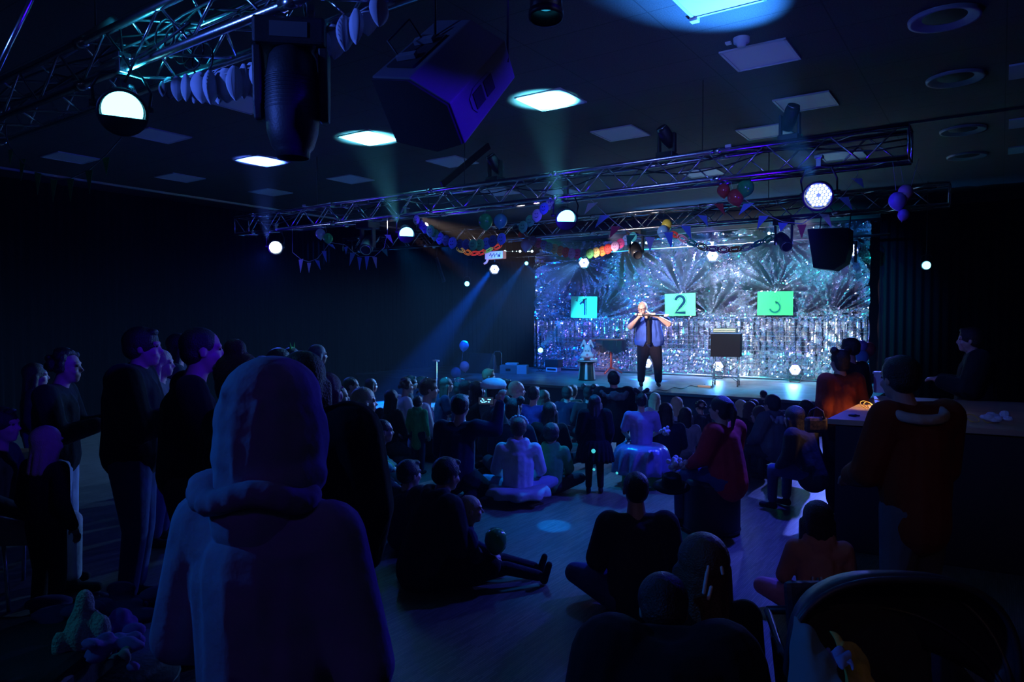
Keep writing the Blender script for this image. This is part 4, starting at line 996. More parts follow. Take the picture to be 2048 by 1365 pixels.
def hood_up(root, J, HT, HM, hs, m, r=1.0):
    g = G(); T = HT
    g.ell(T((0, -.02, .045)), (.117 * r, .13 * r, .115 * r), HM); g.ell(T((0, -.035, -.04)), (.125 * r, .125 * r, .12 * r), HM); g.ell(T((0, -.04, -.115)), (.13 * r, .12 * r, .075 * r), HM)
    g.cap(T((-.1, -.02, -.15)), .05, T((.1, -.02, -.15)), .05)
    me = remesh('hood', g, .011, m, 3); o = part('hood', me, m, root)
def headband(m, h=.0, r=.09, pieces=None):
    def f(root, J, HT, HM, hs):
        ring = [HT((.086 * math.cos(a), -.01, .03 + .1 * math.sin(a))) for a in np.linspace(.2, math.pi - .2, 14)]
        G().tube(ring, .009 * hs, 6).build('headband', m, root)
        if pieces: pieces(root, HT, HM, hs)
    return f

# --- the performer
def performer():
    J = {k: V(*v) for k, v in dict(pel=(.0, 0, .92), che=(.01, 0, 1.24), nek=(.04, .03, 1.47), hed=(.11, .1, 1.60), shr=(.21, .0, 1.41), shl=(-.22, .0, 1.42), elr=(.39, .2, 1.21), ell=(-.36, .2, 1.27), wrr=(.25, .36, 1.38), wrl=(-.14, .37, 1.41), hpr=(.11, 0, .9), hpl=(-.11, 0, .9), knr=(.15, .05, .5), knl=(-.17, .04, .5), anr=(.16, -.0, .09), anl=(-.19, -.0, .09)).items()}
    w = 1.5; hs = 1.15
    HT, HM = head_parts(J, R(-16), R(-22), hs, False)
    root = empty('person', (0, 0, 0), 'heavy balding performer in glasses and blue vest on stage, holding a black rod', 'person')
    P = PERF; ang = math.atan2(P.x, -P.y); root.location = P; root.rotation_euler = (0, 0, ang + R(4))
    g = body_geo(J, w, hs, HT, HM, .006, nohands=True)
    # fingers wrapped around the rod at y .42
    ry, = (.435,)
    def grip(wr, c, out):
        g.cap(wr, .03, c, .036)
        d = V(1, 0, 0)
        for i in range(4):
            b = c + V((i - 1.5) * .021, .0, .028); m1 = b + V(0, .035, .012); t = m1 + V(0, .03, -.032)
            g.cap(b, .0095, m1, .009, 8, 3); g.cap(m1, .009, t, .008, 8, 3)
        g.cap(c + V(out * -.03, 0, -.01), .012, c + V(out * -.045, .04, -.02), .0105, 8, 3)
    grip(J['wrr'], V(.215, .4, 1.43), 1); grip(J['wrl'], V(-.045, .4, 1.44), -1)
    part('body', remesh('body', g, .0065, SKIN2, 1), SKIN2, root)
    part('hair', remesh('hair', hair_geo('bald', HT, HM, hs), .007, HAIRM['grey']), HAIRM['grey'], root)
    shirt = cloth('navy_shirt', (.02, .03, .12))
    g = top_geo(J, w, .012, 'short'); part('shirt', remesh('shirt', g, .009, shirt, 2), shirt, root)
    # blue vest: two front panels and a back around the torso
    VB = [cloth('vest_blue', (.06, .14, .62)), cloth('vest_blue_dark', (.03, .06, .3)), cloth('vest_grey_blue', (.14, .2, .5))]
    g = G()
    pel = J['pel']; g.cap(pel + V(0, 0, .0), .222, (pel + J['che']) / 2, .225); g.cap((pel + J['che']) / 2, .225, J['che'] + V(0, 0, .06), .18)
    for s in (-1, 1): g.cap(pel + V(s * .1, 0, .0), .195, J['che'] + V(s * .09, 0, .04), .14); g.cap(J['che'] + V(s * .1, 0, .06), .12, V(s * .14 + .01, 0, 1.42), .06)
    me = remesh('vest', g, .011, VB[0], 3)
    import bmesh
    bm = bmesh.new(); bm.from_mesh(me)
    dele = []
    for f in bm.faces:
        c = f.calc_center_median(); hw = .055 + max(0, .92 - c.z) * .5 + max(0, c.z - 1.2) * .12
        if c.y > .02 and abs(c.x - .02) < hw: dele.append(f)
        elif c.z < .84 - (.03 if c.y > 0 else 0) + (.25 * abs(abs(c.x) - .13) if c.y > 0 else 0): dele.append(f)
        elif c.z > 1.46: dele.append(f)
    bmesh.ops.delete(bm, geom=dele, context='FACES')
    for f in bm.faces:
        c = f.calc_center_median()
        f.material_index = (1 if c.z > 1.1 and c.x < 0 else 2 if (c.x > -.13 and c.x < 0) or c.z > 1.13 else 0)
    bm.to_mesh(me); bm.free(); me.materials.clear()
    for m in VB: me.materials.append(m)
    vo = bpy.data.objects.new('vest', me); COL.objects.link(vo); vo.parent = root
    sd = vo.modifiers.new('t', 'SOLIDIFY'); sd.thickness = .008; sd.offset = 1
    g = G(); 
    tie = [V(.035, .155, 1.44), V(.03, .205, 1.3), V(.025, .24, 1.15), V(.02, .25, 1.0), V(.02, .245, .9)]
    for i in range(4): g.cap(tie[i], .02 + .005 * i, tie[i + 1], .025 + .005 * i, 10, 3)
    g.v = [(v[0], .0 + tie[0].y + (v[1] - tie[0].y) * .9, v[2]) for v in g.v]
    part('necktie', remesh('necktie', g, .008, CL['black']), CL['black'], root)
    G().box((.03, .185, 1.41), (.04, .03, .035)).build('tie_knot', CL['black'], root, False, .006)
    blk = cloth('black_trousers', (.014, .012, .022))
    part('trousers', remesh('trousers', trouser_geo(J, w * .98, .012, 1.42), .01, blk, 2), blk, root)
    G().lathe([(.185, .855), (.19, .86), (.19, .9), (.185, .905)], n=40).build('belt', BLACKP, root)
    G().box((.02, .235, .86), (.05, .02, .04)).build('belt_buckle', CHROME, root, False, .004)
    for i, s in enumerate(shoe_geo(J)): part('shoe', remesh('shoe', s, .01, CL['black'], 1), CL['black'], root)
    gl = G()
    for s in (-1, 1):
        gl.tube([HT((s * .034 + .026 * math.cos(a), .108, .008 + .018 * math.sin(a))) for a in np.linspace(0, 6.28, 17)[:-1]], .0028, 6, True)
        gl.tube([HT((s * .06, .106, .012)), HT((s * .083, .05, .012)), HT((s * .084, .0, .008))], .0025, 6)
    gl.tube([HT((-.009, .11, .012)), HT((.009, .11, .012))], .0025, 6)
    gl.build('glasses', BLACKM, root)
    for k in (-1, 1): G().ell(HT((k * .032, .084, .012)), (.011, .007, .005), HM, 10, 6).build('eye', mat('eye_dark', (.06, .05, .05), .15), root)
    G().ell(HT((0, .085, -.1)), (.024, .018, .026), HM, 10, 6).build('goatee', HAIRM['grey'], root)
    G().tube([HT((s_ * .03, .093 - abs(s_) * .012, -.061 + .012 * s_ * s_)) for s_ in np.linspace(-1, 1, 7)], .003, 5).build('mouth_line', mat('lip', (.25, .05, .05), .5), root)
    q = root.matrix_basis if False else (Matrix.Translation(root.location) @ Matrix.Rotation(root.rotation_euler.z, 4, 'Z'))
    rod = empty('magic_rod', q @ V(.08, ry, 1.45), 'black rod with white ends held across the chest by the performer', 'rod'); rod.rotation_euler = (0, 0, root.rotation_euler.z)
    G().cone((.2, 0, .0), (-.33, 0, -.015), .019, n=16).build('tube', BLACKP, rod)
    G().cone((-.33, 0, -.015), (-.42, 0, -.018), .026, n=16).build('end_cap', WHITEP, rod); G().cone((.2, 0, 0), (.235, 0, 0.01), .022, n=16).build('end_cap', WHITEP, rod)
performer()

# --- foreground person in a hood
def hooded():
    m = cloth('hoodie_lilac', (.42, .4, .5), .8)
    def ex(root, J, HT, HM, hs):
        g = G(); T = HT
        g.ell(T((0, -.005, .05)), (.108, .125, .1), HM); g.ell(T((0, -.012, .0)), (.121, .13, .12), HM); g.ell(T((.003, -.008, -.045)), (.129, .135, .15), HM); g.ell(T((0, -.02, -.075)), (.126, .125, .11), HM); g.ell(T((.012, -.025, -.12)), (.13, .12, .085), HM); g.cap(J['nek'] + V(0, -.01, -.06), .12, T((0, -.02, -.1)), .118)
        g.cap(T((-.1, -.01, -.135)), .03, T((-.05, -.075, -.17)), .035); g.cap(T((.115, -.01, -.12)), .03, T((.05, -.075, -.17)), .03)
        # seams and creases falling from the crown
        for a_, b_ in (((-.045, -.112, .075), (.0, -.137, -.03)), ((.0, -.137, -.03), (.01, -.145, -.1)), ((.05, -.118, .05), (.035, -.135, -.08))):
            g.cap(T(a_), .009, T(b_), .008)
        me = remesh('hood', g, .007, m, 4); part('hood', me, m, root)
        g = G(); me2 = None
        for t in range(12):
            a = -1.6 + 3.2 * t / 11; p = J['nek'] + V(.11 * math.sin(a), -.04 - .075 * math.cos(a), .0 + .015 * math.sin(3 * a)); q_ = J['nek'] + V(.13 * math.sin(a + .29), -.04 - .09 * math.cos(a + .29), .015 * math.sin(3 * a + .9)); g.cap(p, .03, q_, .03, 10, 3)
        part('hood_collar', remesh('hood_collar', g, .009, m, 3), m, root)
    CL['hoodie'] = m
    person(545, 728, 1.58, 'stand', 'person in a pale hoodie, hood up, standing large in the left foreground', face=18, hair='none', top='hoodie', bot='jeans', w=1.0, hood=2, vox=.009, extra=ex, puffy=.004, hem=.1, grp=None, arms=dict(elr=(.25, -.0, 1.1), ell=(-.25, .0, 1.1), wrr=(.16, .2, 1.0), wrl=(-.16, .2, 1.0), shr=(.165, 0, 1.38), shl=(-.165, 0, 1.38)))
hooded()
def dots(root, J, HT, HM, hs):
    Mi = (Matrix.Translation(root.location) @ Matrix.Rotation(root.rotation_euler.z, 4, 'Z') @ Matrix.Scale(root.scale.x, 4)).inverted()
    for x, y, r in ((1187, 903, .021), (1188, 940, .013), (1234, 947, .012)):
        Zr = (root.location).dot(FWD) - .24; p = at_d(x, y, Zr); G().cone(Mi @ p, Mi @ (p + FWD * .012), r / root.scale.x, n=16).build('glowing_dot', em('dot_glow', (.05, .55, .6), 1.1), root)
def furg(J, r=.21, c=None):
    g = G(); rnd = random.Random(9); c = c or J['nek'] + V(0, -.06, -.05)
    for i in range(90):
        a = rnd.uniform(-2.4, 2.4); p = c + V(r * math.sin(a), -.1 * math.cos(a) + rnd.uniform(-.03, .03), rnd.uniform(-.045, .045)); g.ell(p, (.035, .035, .035), None, 8, 6)
    return g
# --- standing group at the left
person(286, 655, 4.4, 'phone', 'man in a puffy dark jacket and jeans standing at the left, head turned right', face=75, hair='short', top='black', bot='jeans', puffy=.03, w=1.05)
person(404, 654, 3.75, 'phone', 'short-haired man in a black t-shirt with bare neck, standing behind the hooded person', face=62, hair='crop', top='black', bot='dgrey', sleeve='short', w=1.1)
person(359, 668, 6.3, 'stand', 'person whose face shows between the two standing men', face=70, hair='long', top='dgrey', bot='jeans')
person(322, 700, 5.6, 'stand', 'woman with long fair hair between the two standing men at the left', face=80, hair='long', hc='blond', top='grey', bot='jeans')
person(130, 700, 4.7, 'phone', 'curly-haired person in a dark jacket and pale torn jeans, looking at a phone', face=75, hair='curly', top='black', bot='ljeans', puffy=.012)
person(70, 726, 6.6, 'stand', 'person half lost in the dark behind the curly-haired one', face=60, hair='long', hc='brown', top='dgrey', bot='jeans')
person(90, 852, 4.1, 'stand', 'small blond child in black clothes standing at the lower left', face=20, hair='bob', hc='blond', top='black', bot='black', hem=.12, extra=headband(CL['white']))
person(482, 706, 3.0, 'stand', 'dark-haired woman with a hair clip, just behind the hood at its left', face=45, hair='bun', hc='brown', top='black', bot='dgrey', extra=lambda root, J, HT, HM, hs: G().cap(HT((-.06, -.1, .06)), .008, HT((-.02, -.11, .075)), .008).build('hair_clip', WHITEP, root))
person(606, 704, 2.75, 'stand', 'long-haired woman in a wide black coat standing right of the hooded person', face=-5, hair='long', top='black', bot='ljeans', puffy=.05, w=1.25, hem=.05)
person(655, 745, 4.6, 'stand', 'woman with wavy hair in black standing right behind the wide black coat', face=40, hair='long', hc='brown', top='black', bot='jeans', w=1.0)
person(0, 815, 4.4, 'stool', 'person seated in the dark at the left edge of the photo', face=80, hair='short', top='dgrey', bot='lgrey')
# --- middle left, further back
def crown(m): return lambda root, J, HT, HM, hs: G().lathe([(.075 * hs, 0), (.09 * hs, .06)], c=HT((0, -.01, .1)), n=12).build('party_crown', m, root)
SM = mat('sequins', (.6, .6, .65), .25, .9, bump=.6, bscale=90); GR = mat('green_felt', (.08, .5, .08), .8); YL = mat('yellow_felt', (.7, .5, .08), .7)
def horns(m): 
    def f(root, J, HT, HM, hs):
        g = G()
        for s in (-1, 1): g.cap(HT((s * .05, 0, .12)), .016 * hs, HT((s * .075, 0, .2)), .004)
        g.tube([HT((.09 * math.cos(a), 0, .03 + .105 * math.sin(a))) for a in np.linspace(.2, 2.94, 12)], .008, 6); g.build('horned_headband', m, root)
    return f
def unicorn(root, J, HT, HM, hs):
    G().cone(HT((0, .03, .12)), HT((0, .04, .26)), .018, .003, 10).build('unicorn_horn', mat('horn', (.8, .8, .6), .3), root)
    g = G()
    for i in range(9):
        a = math.pi * (.1 + .8 * i / 8); g.ell(HT((.095 * math.cos(a), .01, .035 + .1 * math.sin(a))), (.026, .02, .024), None, 8, 6)
    g.build('flower_band', mat('tulle', (.55, .8, .7), .6), root)
# --- middle rows
person(836, 792, 8.2, 'stand', 'small child in a green patterned cardigan standing in the middle left', face=25, hair='short', top='green', bot='navy', hem=.28, hood=1)
person(765, 839, 6.2, 'kneel', 'crouching man with cropped hair and pale jeans showing at the knee', face=70, hair='crop', top='dgrey', bot='ljeans', lean=-.15, w=1.15, arms=None, extra=lambda root, J, HT, HM, hs: (G().ell(J['knr'] + V(0, .0, .0), (.1, .13, .09)).build('pale_knee', CL['ljeans'], root)))  # knee piece in the same pale cloth as the trousers
person(921, 789, 6.9, 'kneel', 'man in a dark sweater kneeling with one arm raised holding up a phone', face=22, hair='short', top='navy', bot='black', w=1.2, arms=dict(shr=(.19, .02, .77), elr=(.36, .1, .74), wrr=(.36, .22, 1.0)))
ph = empty('smartphone', at_d(972, 802, 6.75), 'smartphone held up with a lit screen in front of the kneeling man', 'phone'); ph.rotation_euler = (0, 0, YAW - R(5))
G().box((0, 0, 0), (.15, .008, .075)).build('case', BLACKP, ph, False, .003); G().box((0, -.005, 0), (.14, .001, .066)).build('screen', em('phone_screen', (.02, .03, .06), 1), ph, False)
scg = G(); rr_ = random.Random(4)
for i in range(12): scg.box((rr_.uniform(-.055, .05), -.006, rr_.uniform(-.018, .02)), (.012, .001, .008))
scg.build('screen_picture', em('screen_lights', (.1, .5, 1), 5), ph, False)
person(1037, 836, 7.0, 'floor', 'girl in a white hoodie and tulle skirt sitting cross-legged with a unicorn headband', face=2, hair='short', hc='brown', top='white', bot='ljeans', hood=1, vox=.011, child=False, skirt=(.1, .34, 'lgrey', 9), extra=unicorn, shoe='white', hem=.02)
person(1103, 846, 7.3, 'floor', 'small child in a green hooded top with pale lining, right of the white hoodie', face=10, hair='short', top='green', hood=1)
person(1190, 790, 7.3, 'stand', 'child in a black fringed costume with glowing dots, standing in the centre', face=2, hair='bob', top='black', bot='black', w=1.3, puffy=.04, skirt=(.42, .34, 'black', 22), shoe='black', extra=dots)
person(1228, 742, 8.6, 'stool', 'adult in a dark coat with a fur-trimmed hood silhouetted against the stage', face=0, hair='short', top='black', bot='black', w=1.25, puffy=.04, extra=lambda root, J, HT, HM, hs: part('fur_hood', mesh_of(('fur', 1), lambda: furg(J), .014, CL['grey'], 0), CL['grey'], root))
BOW = lambda root, J, HT, HM, hs: G().cap(HT((-.02, -.01, .13)), .02, HT((-.09, -.01, .17)), .035).cap(HT((.02, -.01, .13)), .02, HT((.09, -.01, .17)), .035).build('hair_bow', CL['dgrey'], root)
SATIN = mat('satin', (.35, .33, .6), .28, .3, bump=.4, bscale=12)
person(1283, 786, 7.7, 'stool', 'girl in a shiny satin princess dress sitting on the green pouf', face=3, hair='short', top='lilac', bot='lgrey', sleeve='short', child=False, w=.95, skirt=(.42, .42, SATIN, 13), extra=BOW)
person(1441, 793, 5.9, 'stool', 'woman in a red sweater with dark hair sitting on the black pouf, looking left', face=-38, hair='pony', top='red', bot='jeans', w=1.3, puffy=.01, hem=.06, tz=.3)
def pouf(px, py, Z, r, h, m, lab, k=1):
    P = at_d(px, 700, Z); o = empty('pouf', (P.x, P.y, 0), lab, 'pouf', 'round poufs')
    G().lathe([(.001, 0), (r * .97, 0), (r, .02), (r * k, h - .04), (r * .95 * k, h), (.001, h + .005)], n=40).build('cushion', m, o)
    for z in (.03, h - .045): G().lathe([(r * (1 if z < .1 else k) + .001, z), (r * (1 if z < .1 else k) + .008, z + .006), (r * (1 if z < .1 else k) + .001, z + .012)], n=40).build('piping', m, o)
    return o
pouf(1426, 0, 5.98, .235, .455, mat('pouf_black', (.015, .015, .016), .5, bump=.1), 'black round pouf under the woman in the red sweater')
o = pouf(1288, 0, 7.6, .23, .4, mat('pouf_green', (.05, .33, .04), .55, bump=.1), 'green pouf under the satin dress', .95)
# dark felt hat and fluffy toy held by the woman on the pouf
P = at_d(1343, 972, 5.7); o = empty('felt_hat', P, 'black felt hat held low beside the black pouf', 'hat'); o.rotation_euler = (.2, .1, 0)
G().lathe([(.001, .09), (.06, .095), (.075, .08), (.085, .0), (.14, -.012), (.15, -.005), (.086, .006), (.001, .006)], n=28).build('crown', cloth('felt', (.01, .01, .01)), o)
P = at_d(1356, 925, 5.75); g = G(); rr_ = random.Random(2)
for i in range(26): g.ell(P + Vector((rr_.gauss(0, .03), rr_.gauss(0, .03), rr_.gauss(0, .028))), (.022, .022, .022), None, 8, 6)
tag(g.build('fluffy_toy', CL['white']), 'small white fluffy toy beside the woman in the red sweater', 'toy')
P = at_d(1330, 864, 7.3); g = G()
for i in range(20): g.ell(P + Vector((rr_.gauss(0, .022), rr_.gauss(0, .022), rr_.gauss(0, .02))), (.018, .018, .018), None, 8, 6)
tag(g.build('pompom', CL['white']), 'small white pompom right of the satin dress', 'pompom')
# right cluster
def fur(col, r=.2): return lambda root, J, HT, HM, hs: part('fur_hood', mesh_of(('fur', r), lambda: furg(J, r), .014, CL[col], 0), CL[col], root)
person(1545, 789, 7.6, 'stool', 'adult in a dark patterned coat with a fluffy hood facing left, right of centre', face=-25, hair='short', top='grey', bot='dgrey', w=1.25, puffy=.04, hood=1, extra=fur('lgrey', .19))
person(1520, 812, 8.2, 'kneel', 'woman with a pale knitted scarf at the right of the crowd', face=-50, hair='bob', hc='brown', top='dgrey', extra=fur('lgrey', .15))
person(1590, 812, 6.6, 'stool', 'person in a checked blue-grey coat leaning forward in the right cluster', face=-35, hair='long', top='dgrey', bot='jeans', w=1.2, lean=-.25, puffy=.02, hem=.1)
person(1612, 800, 8.0, 'stool', 'dark figure at the stage corner with blue-edged shoulder', face=-35, hair='long', top='navy', bot='black')
# man with kid on the floor
person(893, 914, 4.85, 'floor', 'person in a grey hooded sweater sitting on the floor in the middle foreground', face=48, hair='short', top='dgrey', bot='black', w=1.3, hood=1, puffy=.012, tx=-.15, hem=.02, lean=-.12, child=False)
person(941, 992, 4.75, 'legs', 'small child sitting with one leg stretched out, holding a green balloon', face=82, hair='crop', hc='blond', top='navy', bot='dgrey', child=True, shoe='dgrey')
Pb = at_d(992, 1082, 4.74); o = empty('balloon', Pb, 'green balloon held by the child on the floor', 'balloon', 'balloons')
G().lathe([(.001, .085), (.04, .078), (.07, .045), (.078, 0), (.068, -.045), (.035, -.085), (.006, -.1)], n=24).build('envelope', mat('balloon_g', BALC['g'], .18), o)
person(818, 920, 5.5, 'floor', 'boy with dark hair sitting left of the person in the grey hooded sweater', face=50, hair='short', top='navy', bot='black')
person(1273, 944, 4.35, 'floor', 'man in a dark sweater sitting on the floor seen from behind, right of centre', face=0, hair='crop', hc='dark', top='dgrey', bot='jeans', w=1.25, puffy=.005, hem=.02, child=False)
# foreground girl with white clips and adult in a furry dark coat
def clips(root, J, HT, HM, hs):
    for (a, b) in (((-.02, -.115, .045), (-.035, -.115, -.05)), ((.028, -.118, .04), (.032, -.12, .02)), ((-.01, -.12, -.03), (-.02, -.12, -.07))):
        G().cap(HT(a), .009, HT(b), .008).build('hair_clip', CL['white'], root)
person(1408, 1068, 2.75, 'kneel', 'dark-haired girl with white hair clips kneeling in the right foreground', face=-5, hair='long', hc='brown', top='black', bot='black', extra=clips, w=1.0, child=True)
person(1330, 1125, 2.5, 'kneel', 'adult in a dark coat with a furry hood crouching in the bottom foreground', face=8, hair='short', top='black', bot='black', w=1.4, puffy=.05, child=False, hem=.03, lean=-.5, tx=-.5, extra=fur('black', .2))
# child in patterned hoodie
HOODP = cloth('blush', (.62, .3, .24)); CL['blush'] = HOODP
def drips(root, J, HT, HM, hs):
    for x in (-.055, .055):
        G().tube([V(x - .03, -.15 + .015, .42), V(x - .035, -.158, .34), V(x, -.165, .29), V(x + .035, -.158, .34), V(x + .03, -.15 + .015, .42)], .009, 6).build('rabbit_ear_print', CL['white'], root)
        G().tube([V(x, -.15, .42), V(x, -.162, .33)], .008, 6).build('ear_print_line', CL['teal'], root)
person(1640, 1003, 4.2, 'floor', 'child in a pale pink hoodie with drop-shaped ears printed on the back', face=10, hair='long', hc='dark', top='blush', bot='pink', hood=1, extra=drips, child=True)
# right: two adults at the counter
person(1680, 700, 6.6, 'stand', 'woman in a rust top with hair in two round buns, at the counter', face=-15, hair='buns', top='rust', bot='black', w=1.15, puffy=.015, hem=.1)
person(1700, 676, 7.4, 'stand', 'tall dark figure behind the two-bun hair, against the foil edge', face=-30, hair='short', top='black', bot='black')
person(1800, 712, 3.55, 'stand', 'person in a rust-red jacket with a pale hood standing at the counter', face=-12, hair='short', top='rust', bot='grey', w=1.08, puffy=.022, hem=.13, hood=0, extra=lambda root, J, HT, HM, hs: part('hood', remesh('hood', (lambda g: [g.cap(J['nek'] + V(.15 * math.sin(a), -.05 - .1 * math.cos(a), -.02 - .03 * math.cos(a)), .03, J['nek'] + V(.15 * math.sin(a + .4), -.05 - .1 * math.cos(a + .4), -.02 - .03 * math.cos(a + .4)), .03, 10, 3) for a in np.linspace(-2, 1.6, 10)] and g)(G()), .011, CL['cream'], 2), CL['cream'], root), arms=dict(elr=(.23, .06, 1.12), wrr=(.14, .28, 1.05), nek=(-.045, 0, 1.48), hed=(-.09, .03, 1.63), ell=(-.24, .08, 1.12), wrl=(-.18, .28, 1.05)))
person(1940, 655, 6.9, 'phone', 'tall person in black nearly lost in the dark at the right edge', face=-60, hair='short', top='black', bot='black', w=1.15, puffy=.03)
# --- crowd between the middle rows and the stage
for a in ((560, 697, 8.4, 'kneel', 'child face lit faintly pink behind the hood, left one', dict(face=90, top='dgrey', hair='long')),
          (584, 695, 8.8, 'stand', 'child wearing a green crown-like headband, looking right', dict(face=95, top='green', hair='long', extra=horns(GR))),
          (527, 712, 8.0, 'stand', 'child almost lost in the dark left of the green headband', dict(face=70, top='navy', hair='short')),
          (636, 690, 7.5, 'stand', 'adult with bluish hair standing behind the long-haired woman', dict(face=60, top='dgrey', hair='bob', hc='grey')),
          (702, 754, 9.2, 'kneel', 'child with a blue-lit profile sitting nearest the dark wall', dict(face=85, top='blue', hair='crop')),
          (676, 770, 7.8, 'floor', 'man with cyan-lit forehead in the cluster at the left', dict(face=80, top='dgrey', hair='crop')),
          (728, 776, 8.3, 'floor', 'child with fair hair band and cyan-lit face', dict(face=75, top='teal', hair='bob', hc='blond', extra=headband(CL['white']))),
          (742, 758, 10.5, 'kneel', 'child in pink in the dark behind the fair-haired one', dict(face=70, top='pink', hair='long')),
          (727, 808, 7.4, 'floor', 'child in a pale cap with a mossy patterned hood', dict(face=40, top='green', hair='bob', hc='brown')),
          (812, 757, 9.8, 'kneel', 'child with curly lit hair in front of the two dark profiles', dict(face=60, top='white', hair='curly', hc='brown')),
          (783, 780, 7.9, 'kneel', 'adult in dark clothes seen from behind, left of the green cardigan', dict(face=35, top='black', hair='bob')),
          (822, 752, 10.6, 'kneel', 'man in glasses looking right behind the curly child', dict(face=85, top='dgrey', hair='short')),
          (845, 753, 10.2, 'kneel', 'dark-haired adult with cyan-edged profile', dict(face=80, top='navy', hair='short')),
          (858, 757, 10.0, 'floor', 'child in pale top with sparkling glasses under the post', dict(face=80, top='white', hair='short', hc='brown')),
          (893, 756, 10.2, 'kneel', 'child with white hair bow and bare pale arm', dict(face=75, top='navy', hair='long', hc='brown', sleeve='short', skirt=(.3, .3, 'lilac', 12), extra=headband(CL['white']))),
          (920, 762, 10.9, 'floor', 'child with a sparkling crown below the lowest balloon', dict(face=80, top='dgrey', hair='bun', extra=crown(SM))),
          (935, 762, 9.9, 'floor', 'child with a glittering hairband, head turned right', dict(face=70, top='navy', hair='short')),
          (956, 763, 9.6, 'kneel', 'woman with cyan-lit cheek left of the puffy white hat', dict(face=60, top='black', hair='bob')),
          (978, 738, 10.9, 'kneel', 'red-haired boy looking right in front of the stage edge', dict(face=85, top='brown', hair='short', hc='red')),
          (992, 767, 8.8, 'kneel', 'person in a big puffy white mushroom-shaped hat', dict(face=60, top='dgrey', hair='short', extra=lambda root, J, HT, HM, hs: (G().lathe([(.08, -.01), (.15, .0), (.165, .04), (.14, .09), (.08, .12), (.001, .125)], c=HT((-.01, -.03, .07)), n=18).build('puffy_hat', CL['white'], root)))),
          (1010, 758, 9.8, 'floor', 'boy with a brightly lit profile right of the puffy hat', dict(face=85, top='navy', hair='short')),
          (1034, 762, 10.0, 'floor', 'child in a pale cap with a glittering ruff, looking right', dict(face=85, top='white', hair='crop', hc='blond')),
          (1068, 773, 9.0, 'kneel', 'person with a lit crown of hair and long dark hair from behind', dict(face=30, top='blue', hair='short')),
          (1088, 780, 9.4, 'floor', 'child with long cyan-edged hair near the stage edge', dict(face=40, top='teal', hair='long', hc='brown')),
          (1028, 798, 8.4, 'floor', 'dark head with animal ears behind the unicorn headband', dict(face=20, top='navy', hair='buns')),
          (1100, 805, 8.2, 'floor', 'dark-haired woman in a dark top behind the small child in a green hood', dict(face=15, top='black', hair='bob')),
          (1135, 772, 10.4, 'floor', 'child in a dark printed shirt with arms up near the stage', dict(face=10, top='navy', hair='short')),
          (1146, 770, 11.2, 'floor', 'child in front of the printed shirt, against the stage skirt', dict(face=25, top='brown', hair='short')),
          (1178, 772, 11.0, 'floor', 'small dark head silhouetted on the stage edge, left of two', dict(face=5, top='dgrey', hair='buns')),
          (1190, 768, 11.5, 'floor', 'small dark head silhouetted on the stage edge, right of two', dict(face=5, top='dgrey', hair='short')),
          (1310, 786, 10.8, 'floor', 'fair-haired child lit pale blue under the performer', dict(face=-10, top='pink', hair='long', hc='blond')),
          (1354, 794, 9.9, 'floor', 'long-haired blond child in a striped shirt', dict(face=0, top='white', hair='long', hc='blond', extra=lambda root, J, HT, HM, hs: G().lathe([(.155, .2), (.16, .215), (.155, .23)], n=24).lathe([(.158, .3), (.165, .315), (.158, .33)], n=24).lathe([(.162, .4), (.168, .415), (.162, .43)], n=24).lathe([(.155, .5), (.16, .515), (.155, .53)], n=24).build('shirt_stripes', CL['navy'], root))),
          (1372, 815, 9.0, 'floor', 'dark-haired child in a pale dress between striped shirt and pink sweater', dict(face=5, top='lgrey', hair='long', skirt=(.1, .34, 'white', 16))),
          (1332, 806, 9.4, 'floor', 'dark child beside the princess dress, right side', dict(face=-5, top='navy', hair='bob')),
          (1402, 802, 9.6, 'floor', 'child with curly hair in the dark left of the pink sweater head', dict(face=-20, top='dgrey', hair='curly')),
          (1482, 800, 9.9, 'floor', 'woman with long fair hair seen from behind right of the pink sweater', dict(face=-20, top='black', hair='long', hc='blond')),
          (1500, 803, 9.0, 'kneel', 'person with long dark hair with a cyan edge, right of the pink sweater', dict(face=-15, top='black', hair='long', hc='brown')),
          (1508, 799, 10.6, 'floor', 'dark head behind the two long-haired heads', dict(face=-20, top='dgrey', hair='short')),
          (1528, 781, 9.6, 'stool', 'dark topmost head against the bright stage edge at right', dict(face=-15, top='dgrey', hair='short')),
          ):
    px, yt, Z, ps, lab, kw = a; person(px, yt, Z, ps, lab, fix=False, **kw)
# handbag with leopard pattern strap on the two-bun woman's side
P = at_d(1632, 850, 6.3); bgm = mat('leopard', (.08, .045, .02), .8, var=.8, vscale=40)
o = empty('shoulder_bag', P, 'spotted shoulder bag hanging below the two-bun woman', 'bag'); G().box((0, 0, 0), (.2, .08, .14), Matrix.Rotation(YAW, 3, 'Z')).build('pouch', bgm, o, False, .03)
G().tube([(-.07, 0, .06), (-.05, .02, .12), (0, .03, .15), (.05, .02, .12), (.07, 0, .06)], .01, 6).build('strap', bgm, o)

